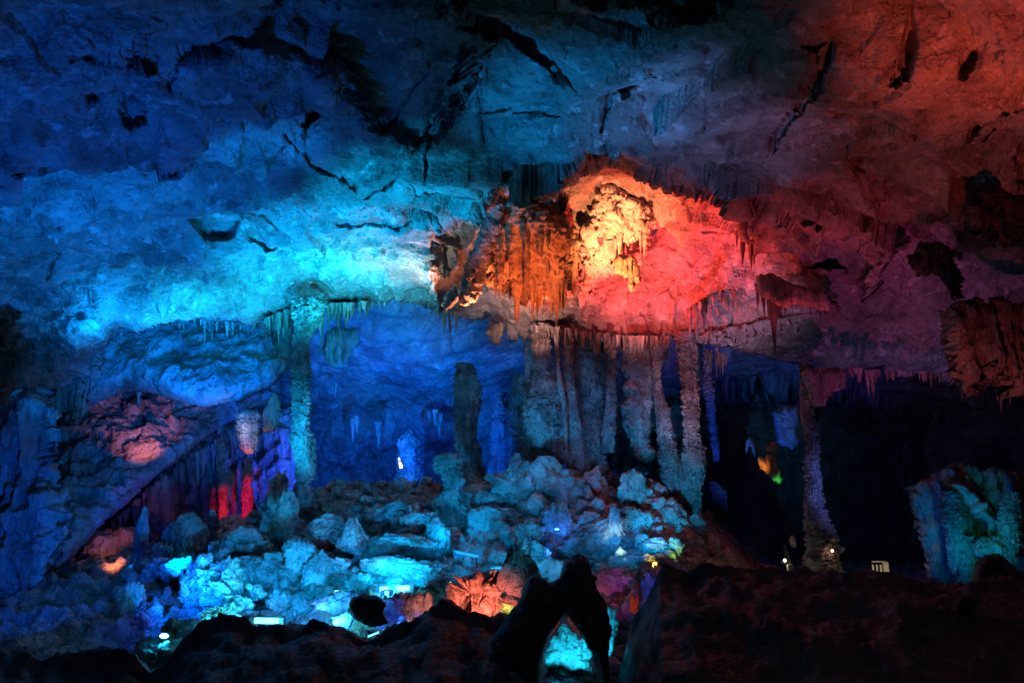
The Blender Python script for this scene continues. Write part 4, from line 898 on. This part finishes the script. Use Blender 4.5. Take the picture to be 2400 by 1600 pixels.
rock('great craggy mound spreading under the skirted hanging column', 1230, 1160, 230, 170, 35.5, 101, 'strata', sub=6)
rock('fluted cyan mound rising behind the stacked stalagmite', 1110, 1180, 150, 120, 36, 102, 'fan', sub=6)
rock('ridge of broken rock climbing to the broad purple-grey column', 1340, 1150, 130, 130, 36.5, 103, 'coral', sub=6)
rock('craggy shoulder left of the bright fluted cascade', 960, 1215, 110, 80, 31.5, 104, 'lump', sub=6)
rock('steep fluted block below the slim pale column', 1540, 1215, 90, 110, 34.5, 105, 'fan', sub=6)
rock('dark craggy stack between the left column and the deep blue fan', 660, 1215, 90, 100, 32, 106, 'facet', sub=6)
column('limestone_stalagmite', 'knobbly cyan stalagmite rising from the mound left of the vivid blue boulder', 'stalagmite',
       [(1186, 1040, 6), (1188, 1060, 14), (1184, 1090, 18), (1190, 1120, 20), (1186, 1160, 30), (1188, 1200, 38)], 34.5, nz=200, nth=70, seed=41, flute=.35)
column('limestone_stalagmite', 'blunt teal stalagmite on the dark slope right of the left column', 'stalagmite',
       [(842, 1110, 5), (842, 1125, 12), (846, 1150, 15), (842, 1190, 22)], 36, nz=120, nth=50, seed=42, flute=.3)
column('limestone_stalagmite', 'short fluted stalagmite leaning against the indigo lumpy boulder', 'stalagmite',
       [(486, 1170, 5), (488, 1190, 12), (484, 1230, 16), (488, 1280, 22)], 34, nz=140, nth=50, seed=43, flute=.35)
column('limestone_column', 'thin shadowy column in the gap just left of the skirted hanging column', 'column',
       [(1214, 745, 12), (1215, 820, 9), (1212, 900, 10), (1216, 1000, 12), (1212, 1080, 16)], 41, nz=240, nth=40, seed=44, flute=.35)

# blue group at the far right
GB = 'blue lit rocks at the far right'
mass('hanging_drapery', 'blue pleated wall behind the grey-green spire at the far right', 'drapery',
     [(2080, 1120), (2130, 1105), (2190, 1068), (2290, 1080), (2420, 1100), (2420, 1330), (2220, 1340), (2150, 1330), (2110, 1230)], 30, 1.0, 30, M_DRAPE, group=GB, sp=3.2, lump=.4, flute=.45, fs=.6, seed=72, edge=6)
column('hanging_stump', 'grey-green frilly spire tapering to a point at the far right', 'stalactite',
       [(2178, 1128, 14), (2184, 1150, 22), (2192, 1200, 24), (2194, 1240, 17), (2192, 1270, 15), (2192, 1300, 10), (2190, 1318, 3)], 28, nz=240, nth=80, seed=30, knob=.4, ledges=.25)
column('limestone_column', 'violet stack of thin plates right of the grey-green spire', 'column', [(2220, 1230, 14), (2220, 1270, 15), (2216, 1300, 13), (2212, 1340, 14)], 28, nz=140, nth=50, seed=31, ledges=.4, group=GB)
column('limestone_column', 'dark blue plated column at the extreme right edge', 'column', [(2318, 1130, 16), (2320, 1180, 22), (2316, 1240, 22), (2312, 1300, 18)], 27.5, nz=180, nth=60, seed=32, ledges=.35, group=GB)
mass('rock_slab', 'teal diagonal rock rib above the grey-green spire', 'rock slab', [(2172, 1112), (2200, 1108), (2250, 1140), (2296, 1186), (2306, 1230), (2290, 1262), (2270, 1240), (2262, 1200), (2220, 1160)], 28.6, .6, 14, M_BOULD, group=GB, sp=2.6, lump=.2, facet=.2, seed=73, edge=3)
rock('teal-green knotted boulder under the diagonal rib at the far right', 2278, 1258, 70, 58, 27.5, 80, 'coral', group=GB)
# lit niche rock in the dark
mass('niche_rock', 'small rock in the black wall lit amber on the left and green on the right', 'rock',
     [(1742, 1046), (1756, 1054), (1768, 1040), (1782, 1052), (1788, 1084), (1795, 1116), (1784, 1106), (1772, 1096), (1750, 1078), (1742, 1064)], 38, .5, 12, M_OCHRE, sp=2, lump=.25, flute=.3, fs=.3, seed=74, edge=3)
mass('niche_rock', 'dim orange rock flake just above the amber and green one', 'rock', [(1756, 1024), (1772, 1012), (1790, 1016), (1786, 1040), (1776, 1046), (1764, 1036)], 38, .4, 10, M_OCHRE, sp=2, lump=.2, seed=75, edge=3)
mass('rock_wall', 'dark blue hanging rock panel behind the brown column', 'rock face', [(1775, 945), (1800, 925), (1835, 930), (1840, 1010), (1820, 1032), (1785, 1018)], 42, .6, 16, M_WALL, sp=3, lump=.2, seed=76, edge=4)
mass('hanging_drapery', 'small azure forked stalactite in the dark right of the columns', 'stalactite', [(1712, 1010), (1722, 1000), (1732, 1010), (1734, 1050), (1728, 1030), (1720, 1020), (1714, 1040)], 42, .3, 8, M_DRAPE, sp=2.2, lump=.1, seed=77, edge=2)
column('limestone_stalagmite', 'slim pale stalagmite lit by the round lamp in the dark right half', 'stalagmite', [(1801, 1250, 2), (1804, 1262, 4), (1807, 1278, 5), (1812, 1300, 6)], 33, nz=60, nth=24, seed=33)
rock('faint grey rock tip right of the slim lit stalagmite', 1821, 1243, 14, 28, 33, 81, 'fan', sub=4)
rock('dim red stone beside the crescent lamp', 1926, 1262, 22, 14, 33, 82, sub=4)
rock('dim maroon stone at the foot of the brown column', 1868, 1274, 36, 24, 31, 83, 'coral')

# loose small stones over the slope
def rubble(name, n, seed, x0, x1, y0, y1, mat):
    rnd = np.random.RandomState(seed); u, f = ico(2); ms = []
    dep = bpy.context.evaluated_depsgraph_get()
    fl = bpy.data.objects['cave_floor']; from mathutils import Vector
    for k in range(n):
        Y = rnd.uniform(y0, y1); px = rnd.uniform(x0, x1); x = (px-CX)/FPX*Y
        ok, loc, nr, i = fl.ray_cast(Vector((x, Y, 20)), Vector((0, 0, -1)))
        if not ok: continue
        r = .07+.34*rnd.rand()**3
        s = rnd.uniform(.6, 1.3, 3)*r
        v = u*(1+.35*(RV[(np.arange(len(u))*7+k*13) & 255, 0]-.5))[:, None]*s
        a = rnd.uniform(0, 6.3); v = v@np.array([[math.cos(a), math.sin(a), 0], [-math.sin(a), math.cos(a), 0], [0, 0, 1]])
        ms.append((v+np.array([x, Y, loc.z+r*.3]), f))
    v, q = merge(ms); put(name, v, q, mat, 'loose broken stones scattered over the rubble slope', 'rubble', kind='stuff', smooth=False)
rubble('rubble', 2600, 5, 330, 1640, 19, 40, M_BOULD)

# ------------------------------------------------------------------ lamps, rails and cables
def tube_lamp(label, a, b, Y, r=.05, mat=None, group='strip lamps on the rubble slope', n=1):
    pa, pb = np.array(pv(*a, Y)), np.array(pv(*b, Y)); e = empty('strip_lamp', (pa+pb)/2, label, 'lamp', group)
    v, q = tube([pa+(pb-pa)*t for t in np.linspace(0, 1, 6)], r, 12); put('tube', v, q, mat or M_TUBE, parent=e)
    L = np.linalg.norm(pb-pa); ang = math.atan2((pb-pa)[2], (pb-pa)[0]); m = (pa+pb)/2
    v, q = box_v(m[0], m[1]+r*1.9, m[2], L*1.04, r*1.2, r*2.6, ry=ang); put('housing', v, q, M_METAL, parent=e, smooth=False)
    for pt in (pa, pb):
        v, q = box_v(pt[0], pt[1], pt[2], r*1.6, r*2.3, r*2.3, ry=ang); put('end_cap', v, q, M_METAL, parent=e, smooth=False)
    for t in (.15, .85):
        pt = pa+(pb-pa)*t; v, q = tube([pt+np.array([0, r*2, 0]), pt+np.array([0, r*3, -.35])], .018, 6); put('stand_leg', v, q, M_METAL, parent=e)
    return e
tube_lamp('long glowing strip lamp lying in front of the widest flat boulder', (868, 1352), (946, 1349), 24.3, .075)
tube_lamp('short glowing strip lamp left of the black crag', (762, 1363), (784, 1361), 22.6, .09)
tube_lamp('tiny glowing strip lamp under the middle of the long one', (880, 1361), (898, 1361), 22.8, .06)
tube_lamp('glowing strip lamp above the glaring flat rock at the lower left', (580, 1424), (648, 1425), 21.2, .075)
tube_lamp('dim pale strip lamp slanting in the dark hollow', (1044, 1266), (1104, 1279), 27, .06, M_RAIL)
tube_lamp('thin pale strip lamp low in the hollow beside the crossed rods', (1128, 1304), (1184, 1303), 26.2, .035, M_RAIL)
tube_lamp('short white strip lamp on the indigo stone left of the coral red boulder', (1028, 1340), (1038, 1337), 22, .03, M_HOT)
tube_lamp('pale studded strip lamp below the blue panel rock', (916, 1432), (944, 1419), 18.6, .045, M_RAIL)
tube_lamp('slanting dark strip lamp with a lit lower edge, below the cyan crested rock', (843, 1462), (873, 1450), 17.2, .02, M_TUBE)
tube_lamp('white strip lamp under the turquoise rubble heap', (1478, 1322), (1492, 1323), 24, .03, M_HOT)
def flood(label, px, py, Y, w_, h_, mat, yaw=0., pitch=.0, roundh=True, power=None, col=None, group='floodlights among the rocks'):
    c = np.array(pv(px, py, Y)); e = empty('floodlight', c, label, 'lamp', group)
    W_, H_ = w_/2/FPX*Y, h_/2/FPX*Y; th = np.linspace(0, 2*math.pi, 28, endpoint=False)
    k = 1 if roundh else 4
    cx_ = np.sign(np.cos(th))*np.abs(np.cos(th))**(1/k); cz_ = np.sign(np.sin(th))*np.abs(np.sin(th))**(1/k)
    def ring(s, dy): return np.column_stack([cx_*W_*s, np.full(28, dy), cz_*H_*s])+c
    lens = np.concatenate([ring(.02, -.05), ring(.5, -.045), ring(.9, -.02)]); put('lens', lens, grid_quads(3, 28, True), mat, parent=e)
    hs = np.concatenate([ring(.9, .0), ring(.9, -.04), ring(1.06, -.04), ring(1.1, .06), ring(.8, .22), ring(.3, .3), ring(.02, .3)])
    put('housing', hs, grid_quads(7, 28, True), M_METAL, parent=e)
    pts = [c+np.array([-W_*1.15, .1, 0]), c+np.array([-W_*1.15, .1, -H_*1.5]), c+np.array([0, .1, -H_*1.9]), c+np.array([W_*1.15, .1, -H_*1.5]), c+np.array([W_*1.15, .1, 0])]
    v, q = tube(pts, .015, 6); put('bracket', v, q, M_METAL, parent=e); return e
flood('oval white floodlight glaring among teal boulders at the lower left', 378, 1459, 20.6, 24, 13, M_HOT)
flood('square white floodlight in front of the glaring flat rock', 554, 1440, 20.9, 25, 12, M_HOT, roundh=False)
flood('little round floodlight at the base of the long fluted boulder', 912, 1288, 27, 12, 13, M_TUBE)
flood('round white lamp in the dark right half, under the slim stalagmite', 1802, 1286, 32.4, 8, 8, M_WARM)
flood('small crescent white lamp beside the dim red stone', 1911, 1264, 32.4, 8, 7, M_WARM)
flood('white lamp speck under the vivid blue boulder', 1279, 1215, 28.8, 13, 5, M_TUBE)
flood('tiny amber pilot lamp low in the black lower left corner', 213, 1497, 15, 4, 7, M_WARM)
flood('tiny red pilot lamp below the amber one in the lower left corner', 200, 1515, 15, 4, 5, M_REDLED)
flood('tiny red pilot lamp below the square white floodlight', 558, 1464, 16, 3, 3, M_REDLED)
flood('tiny red pilot lamp below the right end of the lower left strip lamp', 616, 1444, 16, 3, 3, M_REDLED)
# service box and pale table in the dark right half
e = empty('service_box', pv(1815, 1303, 32), 'small pale yellow box under the round lamp in the dark', 'box')
c = pv(1815, 1303, 32); v, q = box_v(c[0], c[1], c[2], .2, .15, .22); put('cabinet', v, q, M_RAIL, parent=e, smooth=False)
v, q = box_v(c[0], c[1]-.085, c[2], .15, .015, .17); put('door', v, q, plain('yellowed_door', (.55, .5, .2)), parent=e, smooth=False)
e = empty('stone_table', pv(1721, 1334, 30), 'tiny pale stone table at the left end of the dark floor', 'table'); c = pv(1721, 1319, 30)
v, q = box_v(c[0], c[1], c[2], .42, .25, .06); put('top', v, q, M_RAIL, parent=e, smooth=False)
for dx in (-.16, -.05, .13):
    v, q = box_v(c[0]+dx, c[1], c[2]-.17, .05, .08, .28); put('leg', v, q, M_RAIL, parent=e, smooth=False)
# railing: three short pale posts and a thick end post
e = empty('railing', pv(2020, 1320, 32), 'short lit railing with three thin posts and a thick end post', 'railing')
for x in (2004, 2013, 2022):
    a = pv(x, 1296, 32); b = pv(x, 1316, 32); v, q = box_v(a[0], a[1], (a[2]+b[2])/2, .06, .06, a[2]-b[2]); put('post', v, q, M_RAIL, parent=e, smooth=False)
a = pv(2033, 1290, 32); b = pv(2033, 1322, 32); v, q = box_v(a[0], a[1], (a[2]+b[2])/2, .17, .17, a[2]-b[2]); put('end_post', v, q, M_RAIL, parent=e, smooth=False)
a = pv(2002, 1289, 32); b = pv(2036, 1289, 32); v, q = box_v((a[0]+b[0])/2, a[1], a[2], b[0]-a[0], .07, .04); put('handrail', v, q, M_RAIL, parent=e, smooth=False)
# crossed rods in the hollow
for k, (a, b, lab) in enumerate([((1157, 1320), (1212, 1252), 'long pale rod leaning up to the right over the thin strip lamp'), ((1166, 1322), (1184, 1290), 'short pale rod leaning beside the long one'), ((1180, 1296), (1198, 1308), 'stubby pale rod crossing the others'), ((1196, 1300), (1206, 1240), 'thin upright rod right of the crossed rods')]):
    Y = 26; pa, pb = np.array(pv(*a, Y)), np.array(pv(*b, Y+.4)); v, q = tube([pa+(pb-pa)*t for t in np.linspace(0, 1, 5)], .028, 7)
    put('metal_rod', v, q, M_RAIL, lab, 'rod', 'rods leaning in the dark hollow', base=pa)
# cables
def cable(label, pts, Y, r=.012, col=M_METAL):
    ps = np.array([pv(x, y, Y+dy) for x, y, dy in pts]); t = np.linspace(0, 1, 40); k = np.linspace(0, 1, len(ps))
    c = np.column_stack([np.convolve(np.pad(np.interp(t, k, ps[:, i]), 3, 'edge'), np.ones(7)/7, 'valid') for i in range(3)])
    v, q = tube(c, r, 7); put('cable', v, q, col, label, 'cable', base=ps[0])
cable('pale looping cable right of the oval floodlight', [(446, 1432, 0), (458, 1436, 0), (468, 1448, 0), (470, 1462, 0)], 20.2, .03, M_RAIL)
cable('thin pale cable hanging on the violet-blue leaf shaped rock', [(325, 1404, -.5), (340, 1416, -.6), (352, 1432, -.5)], 23.2, .025, M_RAIL)
cable('dim cable trailing down the brown boulder beside the crag', [(816, 1410, 0), (810, 1425, 0), (804, 1438, 0)], 17.5, .015, M_RAIL)
e = empty('lamp_string', pv(918, 1064, 49), 'broken string of small white lamps on the deep blue far wall', 'lamp')
for k, (x, y, h) in enumerate([(916, 1054, 6), (918, 1063, 5), (920, 1070, 9)]):
    v, q = tube([np.array(pv(x, y-h/2, 47)), np.array(pv(x+1.5, y+h/2, 47))], .05+.02*k, 8); put('bulb', v, q, M_WARM, parent=e)

print('built in %.1f s, verts %d' % (time.time()-T0, sum(len(o.data.vertices) for o in SC.objects if o.type == 'MESH')))
